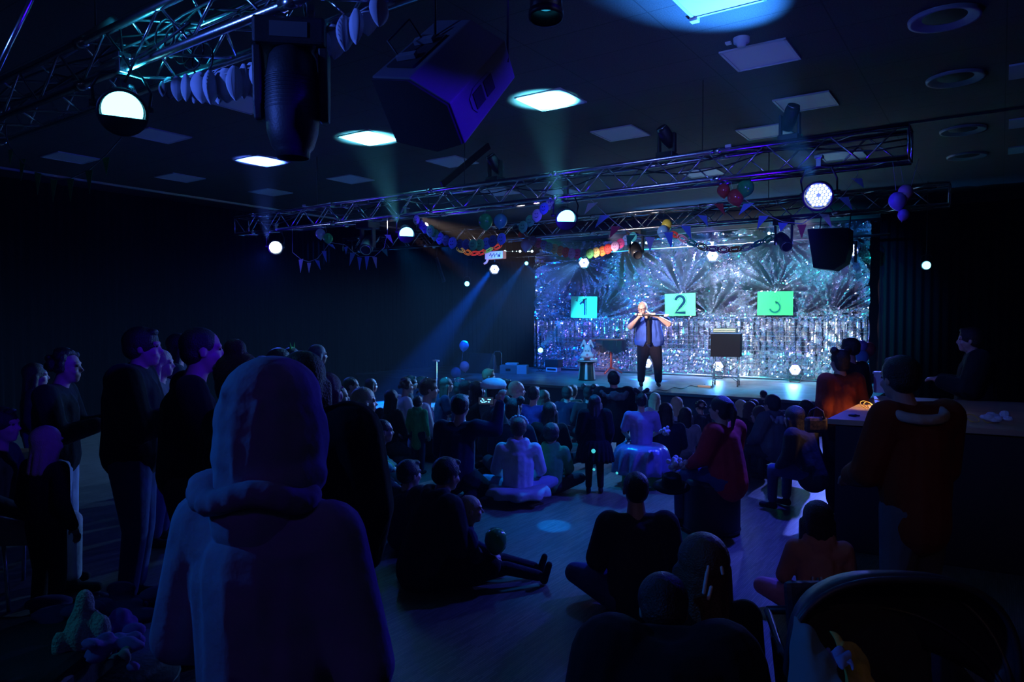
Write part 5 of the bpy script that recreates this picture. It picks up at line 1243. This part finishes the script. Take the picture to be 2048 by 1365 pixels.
# ------------------------------------------------------------------ counter at the right with warm lamp
CT = 1.03
a = at_z(1655, 838, CT); b = at_z(2060, 862, CT); c = at_z(1752, 792, CT)
o = empty('counter', (0, 0, 0), 'counter with a pale wooden top lit warmly at the right', 'counter')
woodm = mat('counter_wood', (.5, .32, .17), .45, var=.25, vscale=3)
dx = Vector((b.x - a.x, b.y - a.y, 0)).normalized(); far = Vector((c.x - a.x, c.y - a.y, 0)); wd = far.length
G().prism([V(a.x, a.y, CT - .02), V(b.x + .3, b.y, CT - .02), V(b.x + .3 + far.x, b.y + far.y, CT - .02), V(c.x, c.y, CT - .02)], (0, 0, 1), .04).build('worktop', woodm, o, False)
i_ = .05
G().prism([V(a.x + i_, a.y + i_, 0), V(b.x + .25, b.y + i_, 0), V(b.x + .25 + far.x, b.y + far.y - i_, 0), V(c.x + i_, c.y - i_, 0)], (0, 0, 1), .01).add([V(*p) for z in (0, CT - .04) for p in ((a.x + i_, a.y + i_, z), (b.x + .25, b.y + i_, z), (b.x + .25 + far.x, b.y + far.y - i_, z), (c.x + i_, c.y - i_, z))], [(0, 1, 5, 4), (1, 2, 6, 5), (2, 3, 7, 6), (3, 0, 4, 7)]).build('front_panel', mat('counter_black', (.015, .015, .015), .6), o, False)
YELW = mat('yellow_band', (.75, .5, .08), .4)
def band(px, py, r, lab, z=CT, tilt=.5):
    P = at_z(px, py, z + r * .5); P.z = z + r * math.sin(tilt) + .004
    q = Matrix.Rotation(tilt, 3, 'X') @ Matrix.Rotation(.4, 3, 'Y'); tag(G().tube([P + q @ Vector((r * math.cos(t), r * math.sin(t), 0)) for t in np.linspace(0, 6.283, 21)[:-1]], .004, 6, True).build('wristband', YELW), lab, 'wristband', 'yellow paper wristbands')
for k, (px, py, r, lab) in enumerate(((1732, 811, .05, 'large loop of yellow wristband, left in the warm light'), (1737, 812, .04, 'yellow wristband lying inside the large loop'), (1743, 816, .03, 'small yellow wristband touching the large loop'), (1755, 805, .035, 'yellow wristband standing behind the others'), (1945, 838, .045, 'yellow wristband on the dark right part of the counter'), (1975, 840, .04, 'yellow wristband beside the crumpled tissue'))):
    band(px, py, r, lab)
P = at_z(1766, 757, CT + .16); P.z = CT
o = empty('white_box', (P.x, P.y, CT), 'white box with bright lid edge on the counter behind the rust jacket', 'box'); o.location = (P.x, P.y + .12, CT)
G().box((0, 0, .1), (.19, .14, .2)).build('body', WHITEP, o, False, .005); G().box((0, 0, .21), (.21, .16, .02)).build('lid', WHITEP, o, False, .003)
LP = at_z(1800, 818, CT); lo = empty('desk_lamp', (LP.x, LP.y, CT), 'small warm desk lamp on the counter hidden behind the rust jacket', 'lamp')
G().lathe([(.001, 0), (.06, 0), (.06, .015), (.001, .02)]).build('base', BLACKM, lo); G().tube([(0, 0, .01), (0, 0, .28), (-.04, 0, .33), (-.1, 0, .31)], .007, 8).build('arm', BLACKM, lo)
G().lathe([(.02, .03), (.05, -.03), (.055, -.04), (.045, -.03), (.015, .025)], c=(-.1, 0, .3)).build('lamp_shade', BLACKM, lo); G().ell((-.1, 0, .275), (.02, .02, .02)).build('bulb', em('bulb_warm', (1, .7, .35), 12), lo)
spot('counter_lamp', (LP.x - .1, LP.y, CT + .26), (LP.x - .26, LP.y - .05, CT), 17.0, (1, .55, .22), 84, .7, .03)
point('counter_spill', (LP.x + .1, LP.y - .05, CT + .34), .25, (1, .35, .12), .05)
P = at_z(1707, 834, CT); tag(G().ell((P.x, P.y, CT + .012), (.03, .02, .012)).cap((P.x - .03, P.y, CT + .01), .008, (P.x + .04, P.y + .01, CT + .01), .006).build('pen_clip', BLACKP), 'small dark clip lying on the lit wooden counter', 'clip')
P = at_z(1990, 848, CT); g = G()
for i in range(14): g.ell((P.x + rr_.gauss(0, .05), P.y + rr_.gauss(0, .03), CT + .03 + abs(rr_.gauss(0, .015))), (.035, .02, .028), Matrix.Rotation(rr_.uniform(0, 3), 3, 'X'), 8, 6)
tag(g.build('crumpled_tissue', CL['white'], smooth=False), 'crumpled pale tissue on the dark right part of the counter', 'tissue')

# ------------------------------------------------------------------ things on the stage
def on_stage(px, py): return at_z(px, py, SZ)
# rabbit-in-hat stool
P = on_stage(1174, 761); rb = empty('rabbit_hat_stand', P, 'cut-out white rabbit rising from a black and white top hat on the stage', 'stage prop'); rb.rotation_euler = (0, 0, R(28))
fur_ = mat('white_felt', (.72, .52, .56), .95, spec=.05); pk = mat('pink_felt', (.85, .35, .45), .7)
G().lathe([(.19, 0), (.185, .03), (.155, .3), (.15, .40)], n=32, cap=True).build('hat_body', mat('hat_black', (.012, .012, .012), .5), rb)
for a in (-1.25, -.1, 1.1):
    pts = [(.197 * math.sin(a), -.197 * math.cos(a), .03), (.158 * math.sin(a), -.158 * math.cos(a), .39)]
    dd = Vector((math.cos(a), math.sin(a), 0)) * .026
    G().prism([V(*pts[0]) - dd * 1.2, V(*pts[0]) + dd * 1.2, V(*pts[1]) + dd * .8, V(*pts[1]) - dd * .8], (math.sin(a), -math.cos(a), 0), .006).build('hat_stripe', fur_, rb, False)
G().lathe([(.14, .39), (.2, .40), (.225, .43), (.2, .42), (.14, .405)], n=36).build('hat_brim', mat('hat_black', (.012, .012, .012), .5), rb)
G().lathe([(.223, .425), (.232, .435), (.223, .445)], n=36).build('brim_edge', fur_, rb)
g = G(); g.ell((0, 0, .56), (.13, .09, .11)); g.ell((0, 0, .68), (.09, .075, .1))
for s in (-1, 1): g.ell((s * .08, -.03, .55), (.07, .06, .06)); g.cap((s * .03, 0, .76), .03, (s * .07, 0, .88), .032); g.cap((s * .07, 0, .88), .03, (s * .14, -.01, .74), .018); g.ell((s * .12, -.06, .46), (.06, .05, .03))
part('rabbit', remesh('rabbit', g, .009, fur_), fur_, rb)
G().ell((0, -.1, .585), (.025, .02, .018)).build('nose', pk, rb)
g = G(); g.tube([(.055 * math.sin(a), -.098 + .012 * abs(math.sin(a)), .55 - .035 * math.cos(a)) for a in np.linspace(-1.3, 1.3, 10)], .008, 6); g.build('mouth', pk, rb)
g = G()
for s in (-1, 1): g.ell((s * .028, -.078, .66), (.009, .006, .016))
g.build('eyes', INKB, rb)
g = G()
for s in (-1, 1): g.prism([V(s * .045, -.032, .78), V(s * .06, -.034, .86), V(s * .075, -.034, .86), V(s * .065, -.032, .78)], (0, 1, 0), .006)
g.build('ear_lining', pk, rb, False)
# small table with a case
P = on_stage(1222, 748); tb = empty('side_table', P, 'dark red pedestal table with a draped black top, behind the rabbit hat', 'table')
redw = mat('red_wood', (.28, .05, .03), .4, var=.2)
G().cone((0, 0, .12), (0, 0, .7), .03, n=14).build('pedestal', redw, tb)
for k in range(3):
    a = k * 2.1 + .4; G().tube([(0, 0, .16), (.15 * math.cos(a), .15 * math.sin(a), .1), (.28 * math.cos(a), .28 * math.sin(a), .02)], .022, 8).build('leg', redw, tb)
G().box((-.05, 0, .86), (.62, .4, .03)).build('table_top', redw, tb, False, .004); G().box((-.05, 0, .775), (.58, .36, .14)).build('apron', BLACKP, tb, False)
G().box((-.62, -.02, .83), (.52, .36, .06)).build('side_leaf', redw, tb, False, .004)
g = G(); n = 60; rings = []
for z in (.84, .7, .55):
    rings.append([V(.04 + (.34 + .02 * math.sin(9 * a)) * math.cos(a) * (1 if z > .6 else .97), (.24 + .02 * math.sin(9 * a)) * math.sin(a), z - (.04 * math.sin(5 * a) if z < .6 else 0)) for a in np.linspace(0, 2 * math.pi, n, endpoint=False)])
g.add([v for r in rings for v in r], [(j * n + i, (j + 1) * n + i, (j + 1) * n + (i + 1) % n, j * n + (i + 1) % n) for j in range(2) for i in range(n)]).build('fringed_cloth', CL['black'], tb)
# folding chrome stand with black box
P = on_stage(1452, 772); ps = empty('prop_stand', P, 'black box on a chrome folding stand with castors, right of the performer', 'prop stand'); ps.rotation_euler = (0, 0, R(12))
for sx in (-1, 1):
    for sy in (-1, 1):
        G().cone((sx * .24, sy * .17, .09), (sx * .24, sy * .17, .62), .009, n=8).build('leg', CHROME, ps)
        G().cone((sx * .24 - .015, sy * .17, .032), (sx * .24 + .015, sy * .17, .032), .032, n=16).build('castor', BLACKP, ps)
        G().box((sx * .24, sy * .17, .078), (.03, .03, .03)).build('castor_fork', BLACKM, ps, False)
for sy in (-1, 1):
    for s in (-1, 1): G().cone((-.24 * s, sy * .17, .1), (.24 * s, sy * .17, .42), .007, n=8).build('cross_brace', CHROME, ps)
for sx in (-1, 1):
    for s in (-1, 1): G().cone((sx * .24, -.17 * s, .1), (sx * .24, .17 * s, .42), .006, n=8).build('cross_brace', CHROME, ps)
G().box((0, 0, .83), (.58, .42, .46)).build('box_body', mat('matte_black', (.008, .008, .009), .95, spec=.03), ps, False, .01)
G().box((0, 0, 1.075), (.6, .44, .03)).build('box_lid', mat('blue_edge', (.02, .05, .12), .35), ps, False, .004)
ks = empty('stage_case', P + V(-.02, 0, 1.09), 'flat black case with yellow stripes on top of the prop stand', 'case'); ks.rotation_euler = (0, 0, R(12))
G().box((0, 0, .045), (.46, .3, .09)).build('case_body', BLACKP, ks, False, .006)
for z in (.03, .065): G().box((-.01, -.152, z), (.42, .006, .012)).build('stripe', mat('stripe_yellow', (.9, .85, .35), .5), ks, False)
# cases, stands at stage left
P = on_stage(1028, 748); o = empty('flight_case', P, 'grey flight case with a bright end lying at the left of the stage', 'case'); o.rotation_euler = (0, 0, R(25))
G().box((-.12, 0, .11), (.42, .35, .22)).build('case_body', mat('case_grey', (.25, .25, .26), .5), o, False, .01); G().box((.22, 0, .11), (.25, .35, .22)).build('case_end', mat('case_silver', (.6, .65, .7), .4), o, False, .01)
G().box((-.12, -.18, .11), (.12, .012, .06)).build('handle_recess', BLACKP, o, False); G().box((-.05, 0, .25), (.3, .25, .05)).build('tray', WHITEP, o, False, .01)
P = on_stage(1107, 744); o = empty('stage_device', P, 'white box with a dark display at the left foot of the foil', 'device')
G().box((0, 0, .06), (.34, .2, .11)).build('housing', WHITEP, o, False, .006); G().box((0, -.102, .065), (.26, .006, .05)).build('display', BLACKP, o, False); G().box((0, .02, .22), (.4, .25, .2)).build('black_box', BLACKP, o, False, .01)
P = on_stage(962, 746); o = empty('monitor_wedge', (P.x, P.y, SZ), 'dark wedge monitor panel standing at the left end of the stage', 'loudspeaker')
G().prism([V(-.35, -.25, 0), V(-.35, .25, 0), V(-.35, .15, .45), V(-.35, .05, .5)], (1, 0, 0), .02).build('end_cheek', BLACKP, o, False)
G().prism([V(0, -.25, 0), V(0, .25, 0), V(0, .15, .45), V(0, .05, .5)], (1, 0, 0), .68).build('cabinet', mat('cab_dark', (.03, .03, .035), .5), o, False, .005)
P = on_stage(995, 748); o = tag(G().tube([P + V(-.12, 0, .01), P + V(-.12, 0, .5), P + V(-.08, 0, .56), P + V(.08, 0, .56), P + V(.12, 0, .5), P + V(.12, 0, .01)], .012, 8).build('tube_frame', CHROME), 'thin bent chrome tube frame left of the flight case', 'frame')
P = at_z(872, 800, 0); Pt = at_d(872, 722, 12.3); P = V(Pt.x, Pt.y, 0)
o = empty('barrier_post', P, 'thin pole with a small T top rising from the crowd left of the balloons', 'post'); G().cone((0, 0, 0), (0, 0, Pt.z), .018, n=10).build('pole', mat('pole_paint', (.3, .3, .32), .4, .5), o); G().box((0, 0, Pt.z), (.13, .04, .025)).build('cap', WHITEP, o, False); G().lathe([(.001, 0), (.16, 0), (.16, .012), (.02, .03)]).build('base', BLACKM, o)
P = at_y(991, 511, 14.6); o = empty('projector_panel', P, 'pale pinkish box with black marks hanging at the upper left of the foil', 'panel')
G().box((0, 0, 0), (.56, .16, .19)).build('housing', mat('pink_glow', (.85, .6, .6), .5, emit=(1, .5, .45), es=.25), o, False, .01)  # faint pink emission stands in for warm light on the box
g = G(); 
for i in range(11): g.box((-.12 + .032 * i * 1.0, -.084, .03 * math.sin(i * 2.1)), (.018, .006, .03 + .02 * (i % 3)))
g.box((.18, -.084, -.03), (.05, .006, .05)).build('black_marks', INKB, o, False)
G().cone((0, 0, .09), (0, 0, CEIL - P.z), .01, n=8).build('steel_rope', BLACKM, o); G().tube([(-.24, 0, -.09), (-.29, 0, -.17), (-.36, 0, -.2)], .03, 8).build('arm', mat('pink_glow', (.85, .6, .6), .5), o)
P = at_y(880, 540, 13.2); o = empty('framed_board', P, 'thin dark framed panel hanging tilted left of the pale box', 'panel'); o.rotation_euler = (0, R(-18), R(50))
G().box((0, 0, 0), (.03, .34, .62)).build('board', mat('panel_blue', (.05, .05, .08), .3), o, False, .004)
G().cone((0, 0, .3), o.rotation_euler.to_matrix().inverted() @ V(0, 0, CEIL - P.z), .006, n=6).build('steel_rope', BLACKM, o)
P0 = on_stage(1300, 786); g = G(); pts = []
for i in range(30):
    t = i / 29; q = on_stage(1290 + 120 * t, 786 - 15 * t + 2.2 * math.sin(t * 23)); pts.append((q.x, q.y, SZ + .01))
tag(g.tube(pts, .008, 6).build('stage_cable', BLACKP), 'black cable running across the stage floor to the prop stand', 'cable')
P = on_stage(1410, 775); tag(G().box((P.x, P.y, SZ + .02), (.28, .12, .04)).build('stage_block', mat('block_wood', (.4, .2, .12), .6), None, False, .006), 'small flat wooden block beside the castors of the prop stand', 'block')
for pxs, py, lab in (((1010, 1025, 1033, 1040, 1055, 1058, 1064), 503, 'row of tiny bright lamp dots above the left edge of the foil'), ((1263, 1271, 1280, 1293, 1325), 486, 'row of tiny bright lamp dots behind the flags over the foil'), ((1538, 1545, 1549), 467, 'three tiny bright lamp dots at the upper right of the foil')):
    Ps = [at_y(px, py, 15.9) for px in pxs]; c0 = Ps[len(Ps) // 2]; o = empty('light_strip', c0, lab, 'light strip', 'strips of tiny lamps')
    G().cone(Ps[0] - c0 + V(-.05, .03, 0), Ps[-1] - c0 + V(.05, .03, 0), .012, n=8).build('rail', BLACKM, o)
    for q_ in (Ps[0], Ps[-1]): G().cone(q_ - c0 + V(0, .03, 0), (q_.x - c0.x, .03, CEIL - c0.z), .005, n=6).build('wire', BLACKM, o)
    for i, P in enumerate(Ps):
        r = .012 + .02 * (i % 3 == 0); G().ell(P - c0, (r, r, r), None, 10, 6).build('bulb', em('pilot_glow', (.5, .9, 1), 6), o)

# ------------------------------------------------------------------ pushchair in the bottom right corner
def pushchair():
    P = at_d(1800, 1260, 2.25); P.z = 0
    o = empty('pushchair', P, 'dark pushchair with raised canopy and a blanket inside, bottom right corner', 'pushchair'); o.rotation_euler = (0, 0, YAW)
    fab = mat('canopy_fabric', (.03, .03, .045), .45, bump=.15, bscale=30)
    g = G(); n = 28; rings = []
    for j in range(9):
        t = j / 8; ph_ = R(12 + 88 * t)   # canopy arcs from the front hoop back and down
        rings.append([V(.37 * math.copysign(abs(math.cos(a)) ** .75, math.cos(a)) * (1 - .02 * j), -.02 + .34 * (math.sin(a) * math.sin(ph_ - R(12)) + 0 * a), .62 + .36 * math.sin(a) ** .7 * math.cos(ph_ - R(12))) for a in np.linspace(0, math.pi, n)])
    g.add([v for r in rings for v in r], [(j * n + i, j * n + i + 1, (j + 1) * n + i + 1, (j + 1) * n + i) for j in range(8) for i in range(n - 1)])
    c_ = g.build('canopy', fab, o); sd = c_.modifiers.new('t', 'SOLIDIFY'); sd.thickness = .012
    for j in (0, 3, 6): G().tube([v for v in rings[j]], .012 if j == 0 else .008, 8).build('canopy_rib', fab, o)
    # seat shell
    G().prism([V(-.24, -.28, .36), V(.24, -.28, .36), V(.26, .22, .34), V(-.26, .22, .34)], (0, 0, 1), .05).build('seat', fab, o, False, .02)
    G().prism([V(-.25, .2, .36), V(.25, .2, .36), V(.25, .32, .85), V(-.25, .32, .85)], (0, -1, .2), .04).build('backrest', fab, o, False, .02)
    for s in (-1, 1):
        G().prism([V(s * .27, -.3, .34), V(s * .27, .25, .34), V(s * .29, .3, .66), V(s * .28, -.1, .56)], (1, 0, 0), .03).build('side_panel', fab, o, False, .01)
        G().tube([(s * .3, -.4, .12), (s * .3, .05, .55), (s * .27, .42, .7)], .014, 8).build('frame_tube', BLACKM, o)
        G().tube([(s * .3, .4, .12), (s * .3, .05, .55)], .014, 8).build('frame_tube', BLACKM, o)
        for y in (-.42, .42):
            q = rotv((1, 0, 0)); w_ = G().lathe([(.08, -.02), (.11, -.02), (.115, 0), (.11, .02), (.08, .02), (.08, -.02)], c=(s * .31, y, .115), q=q, n=28).build('wheel', BLACKP, o)
            G().cone((s * .31 - .02, y, .115), (s * .31 + .02, y, .115), .02, n=12).build('hub', mat('grey_plastic', (.12, .12, .13), .4), w_)
            g = G()
            for k in range(6): g.cone((s * .31, y, .115), (s * .31, y + .09 * math.cos(k), .115 + .09 * math.sin(k)), .006, n=6)
            g.build('spokes', BLACKM, w_)
    G().cone((-.27, .42, .7), (.27, .42, .7), .016, n=12).build('push_bar', BLACKM, o)
    return o
pc = pushchair()
def blanket(name, pts, m, lab, cat, thick=.012, wob=.007, sd=1):
    """cloth draped between a grid of points"""
    nr = len(pts); nc = len(pts[0]); g = G(); N = 9; vs = []; W = (nc - 1) * N + 1; H = (nr - 1) * N + 1
    for a in range(H):
        for b in range(W):
            i, u = divmod(a, N); j, v = divmod(b, N); i2 = min(i + 1, nr - 1); j2 = min(j + 1, nc - 1); u /= N; v /= N
            p = (V(*pts[i][j]) * (1 - v) + V(*pts[i][j2]) * v) * (1 - u) + (V(*pts[i2][j]) * (1 - v) + V(*pts[i2][j2]) * v) * u
            k = noise.noise(p * 9 + V(sd, 0, 0)) * wob + .6 * wob * math.sin(12 * (a / H + b / W) + 3 * noise.noise(p * 4)); vs.append(p + V(k * .4, k * .5, k))
    g.add(vs, [(a * W + b, a * W + b + 1, (a + 1) * W + b + 1, (a + 1) * W + b) for a in range(H - 1) for b in range(W - 1)])
    o = g.build(name, m); s = o.modifiers.new('t', 'SOLIDIFY'); s.thickness = thick; s2 = o.modifiers.new('s', 'SUBSURF'); s2.levels = 1; s2.render_levels = 1
    return tag(o, lab, cat)
def D(px, py, Z): return tuple(at_d(px, py, Z))
blanket('blanket', [[D(1590, 1240, 2.15), D(1610, 1250, 2.1), D(1640, 1290, 2.06)], [D(1582, 1300, 2.06), D(1622, 1310, 2.0), D(1672, 1345, 1.98)], [D(1575, 1390, 1.98), D(1630, 1395, 1.93), D(1700, 1400, 1.9)]],
        cloth('pale_teal', (.14, .26, .3), .6), 'pale blue-grey blanket draped over the left side of the pushchair', 'blanket')
blanket('towel', [[D(1660, 1262, 2.2), D(1690, 1285, 2.16), D(1722, 1300, 2.14)], [D(1690, 1330, 2.1), D(1715, 1330, 2.06), D(1740, 1345, 2.05)], [D(1700, 1400, 2.05), D(1730, 1400, 2.0), D(1765, 1400, 1.98)]],
        cloth('mustard', (.5, .42, .1), .9), 'mustard yellow towel lying inside the pushchair', 'towel', sd=4)
blanket('muslin', [[D(1652, 1310, 2.06), D(1672, 1300, 2.03), D(1700, 1305, 2.02)], [D(1668, 1345, 2.0), D(1685, 1335, 1.98), D(1705, 1335, 1.98)]], cloth('sky', (.2, .3, .6), .8), 'crumpled blue cloth between blanket and towel in the pushchair', 'cloth', wob=.014, sd=8)
# ------------------------------------------------------------------ bottom left: bench with clothes
P = at_d(20, 1290, 3.0); o = empty('bench', (P.x, P.y, 0), 'dark padded bench block in the bottom left corner', 'bench'); o.rotation_euler = (0, 0, YAW)
G().box((-.1, 0, .2), (.9, .75, .4)).build('cushion', mat('bench_black', (.02, .02, .03), .6, bump=.2), o, False, .05); G().box((-.2, -.36, .42), (.72, .12, .28)).build('backrest', mat('bench_black', (.02, .02, .03), .6), o, False, .04)
G().box((-.1, 0, .01), (.8, .65, .02)).build('plinth', BLACKP, o, False)
P = at_d(205, 1290, 3.25); o = empty('pouf', (P.x, P.y, 0), 'low dark seat holding a heap of clothes at the lower left', 'seat'); o.rotation_euler = (0, 0, YAW)
G().lathe([(.001, 0), (.3, 0), (.32, .03), (.32, .22), (.29, .25), (.001, .25)], n=32).build('cushion', mat('bench_black', (.02, .02, .03), .6), o); G().lathe([(.32, .12), (.327, .125), (.32, .13)], n=32).build('piping', BLACKP, o)
def lump(name, px, py, Z, dims, m, lab, cat, seed, vox=.012, n=26, br=.35):
    P = at_d(px, py, Z); g = G(); r = random.Random(seed)
    for i in range(n):
        v = V(r.gauss(0, .35), r.gauss(0, .35), r.gauss(0, .3)); p = P + RGT * v.x * dims[0] + FWD * v.y * dims[1] + V(0, 0, v.z * dims[2]); a = r.uniform(.5, 1)
        g.ell(p, (dims[0] * br * a, dims[1] * br * a, dims[2] * br), Matrix.Rotation(YAW + r.uniform(-.5, .5), 3, 'Z'), 12, 8)
    me = remesh(name, g, vox, m, 2); o = bpy.data.objects.new(name, me); COL.objects.link(o); return tag(o, lab, cat)
lump('fluffy_cushion', 168, 1278, 3.05, (.12, .12, .2), mat('teddy_fleece', (.55, .62, .55), .95, bump=1, bscale=90), 'fluffy pale fleece cushion lying in the heap at the lower left', 'cushion', 1)
lump('purple_jacket', 215, 1262, 3.1, (.16, .12, .1), cloth('purple', (.22, .1, .5)), 'crumpled purple jacket right of the fleece cushion', 'jacket', 2)
lump('violet_scarf', 228, 1288, 2.95, (.16, .1, .06), cloth('violet', (.3, .18, .6)), 'violet scarf with a pale tip below the purple jacket', 'scarf', 3)
lump('dark_coat', 190, 1222, 3.4, (.34, .2, .1), cloth('plum', (.07, .04, .16)), 'dark plum coat spread at the back of the heap', 'coat', 5)
lump('glove', 262, 1308, 2.9, (.07, .07, .04), CL['lgrey'], 'small pale glove at the lower end of the heap', 'glove', 6, n=10)
# low table and folded pushchair at the left edge
P = at_d(30, 880, 5.6); o = empty('low_table', (P.x, P.y, 0), 'small table with an orange-brown top at the left edge', 'table'); o.rotation_euler = (0, 0, YAW)
G().box((0, 0, .72), (.6, .5, .03)).build('table_top', mat('orange_wood', (.4, .18, .05), .5), o, False, .005)
for sx in (-1, 1):
    for sy in (-1, 1): G().cone((sx * .26, sy * .21, 0), (sx * .26, sy * .21, .705), .018, n=10).build('leg', BLACKM, o)
P = V(P.x, P.y, .735); tag(G().box((P.x - .08, P.y - .1, .76), (.1, .07, .05)).build('small_carton', CL['lgrey'], None, False, .004), 'small pale carton on the orange-brown table', 'carton')
P = at_d(30, 1060, 4.6); o = empty('folding_chair', (P.x, P.y, 0), 'dark chair with pale edges standing empty at the left edge', 'chair'); o.rotation_euler = (0, 0, YAW + R(70))
G().box((0, 0, .45), (.44, .42, .04)).build('seat', mat('chair_seat', (.08, .07, .12), .5), o, False, .012); G().box((0, .21, .75), (.42, .03, .25)).build('backrest', mat('chair_seat', (.08, .07, .12), .5), o, False, .012)
for sx in (-1, 1):
    for sy in (-1, 1): G().cone((sx * .2, sy * .22, 0), (sx * .19, sy * .17, .43), .012, n=10).build('leg', ALU, o)
    G().cone((sx * .19, .2, .44), (sx * .19, .215, .64), .012, n=10).build('back_post', ALU, o)
# ceiling wires for the balloons
for o in [o for o in bpy.data.objects if o.name.startswith('balloon') and o.get('category') == 'balloon']:
    if o.location.z > 2.3:
        G().tube([(0, 0, .1), (.01, .01, 3.33 - o.location.z + .0)], .0025, 5).build('string', STRING, o)
    elif o.location.z > 1: G().tube([(0, 0, -.12), (.02, 0, -(o.location.z - .46))], .0025, 5).build('string', STRING, o)
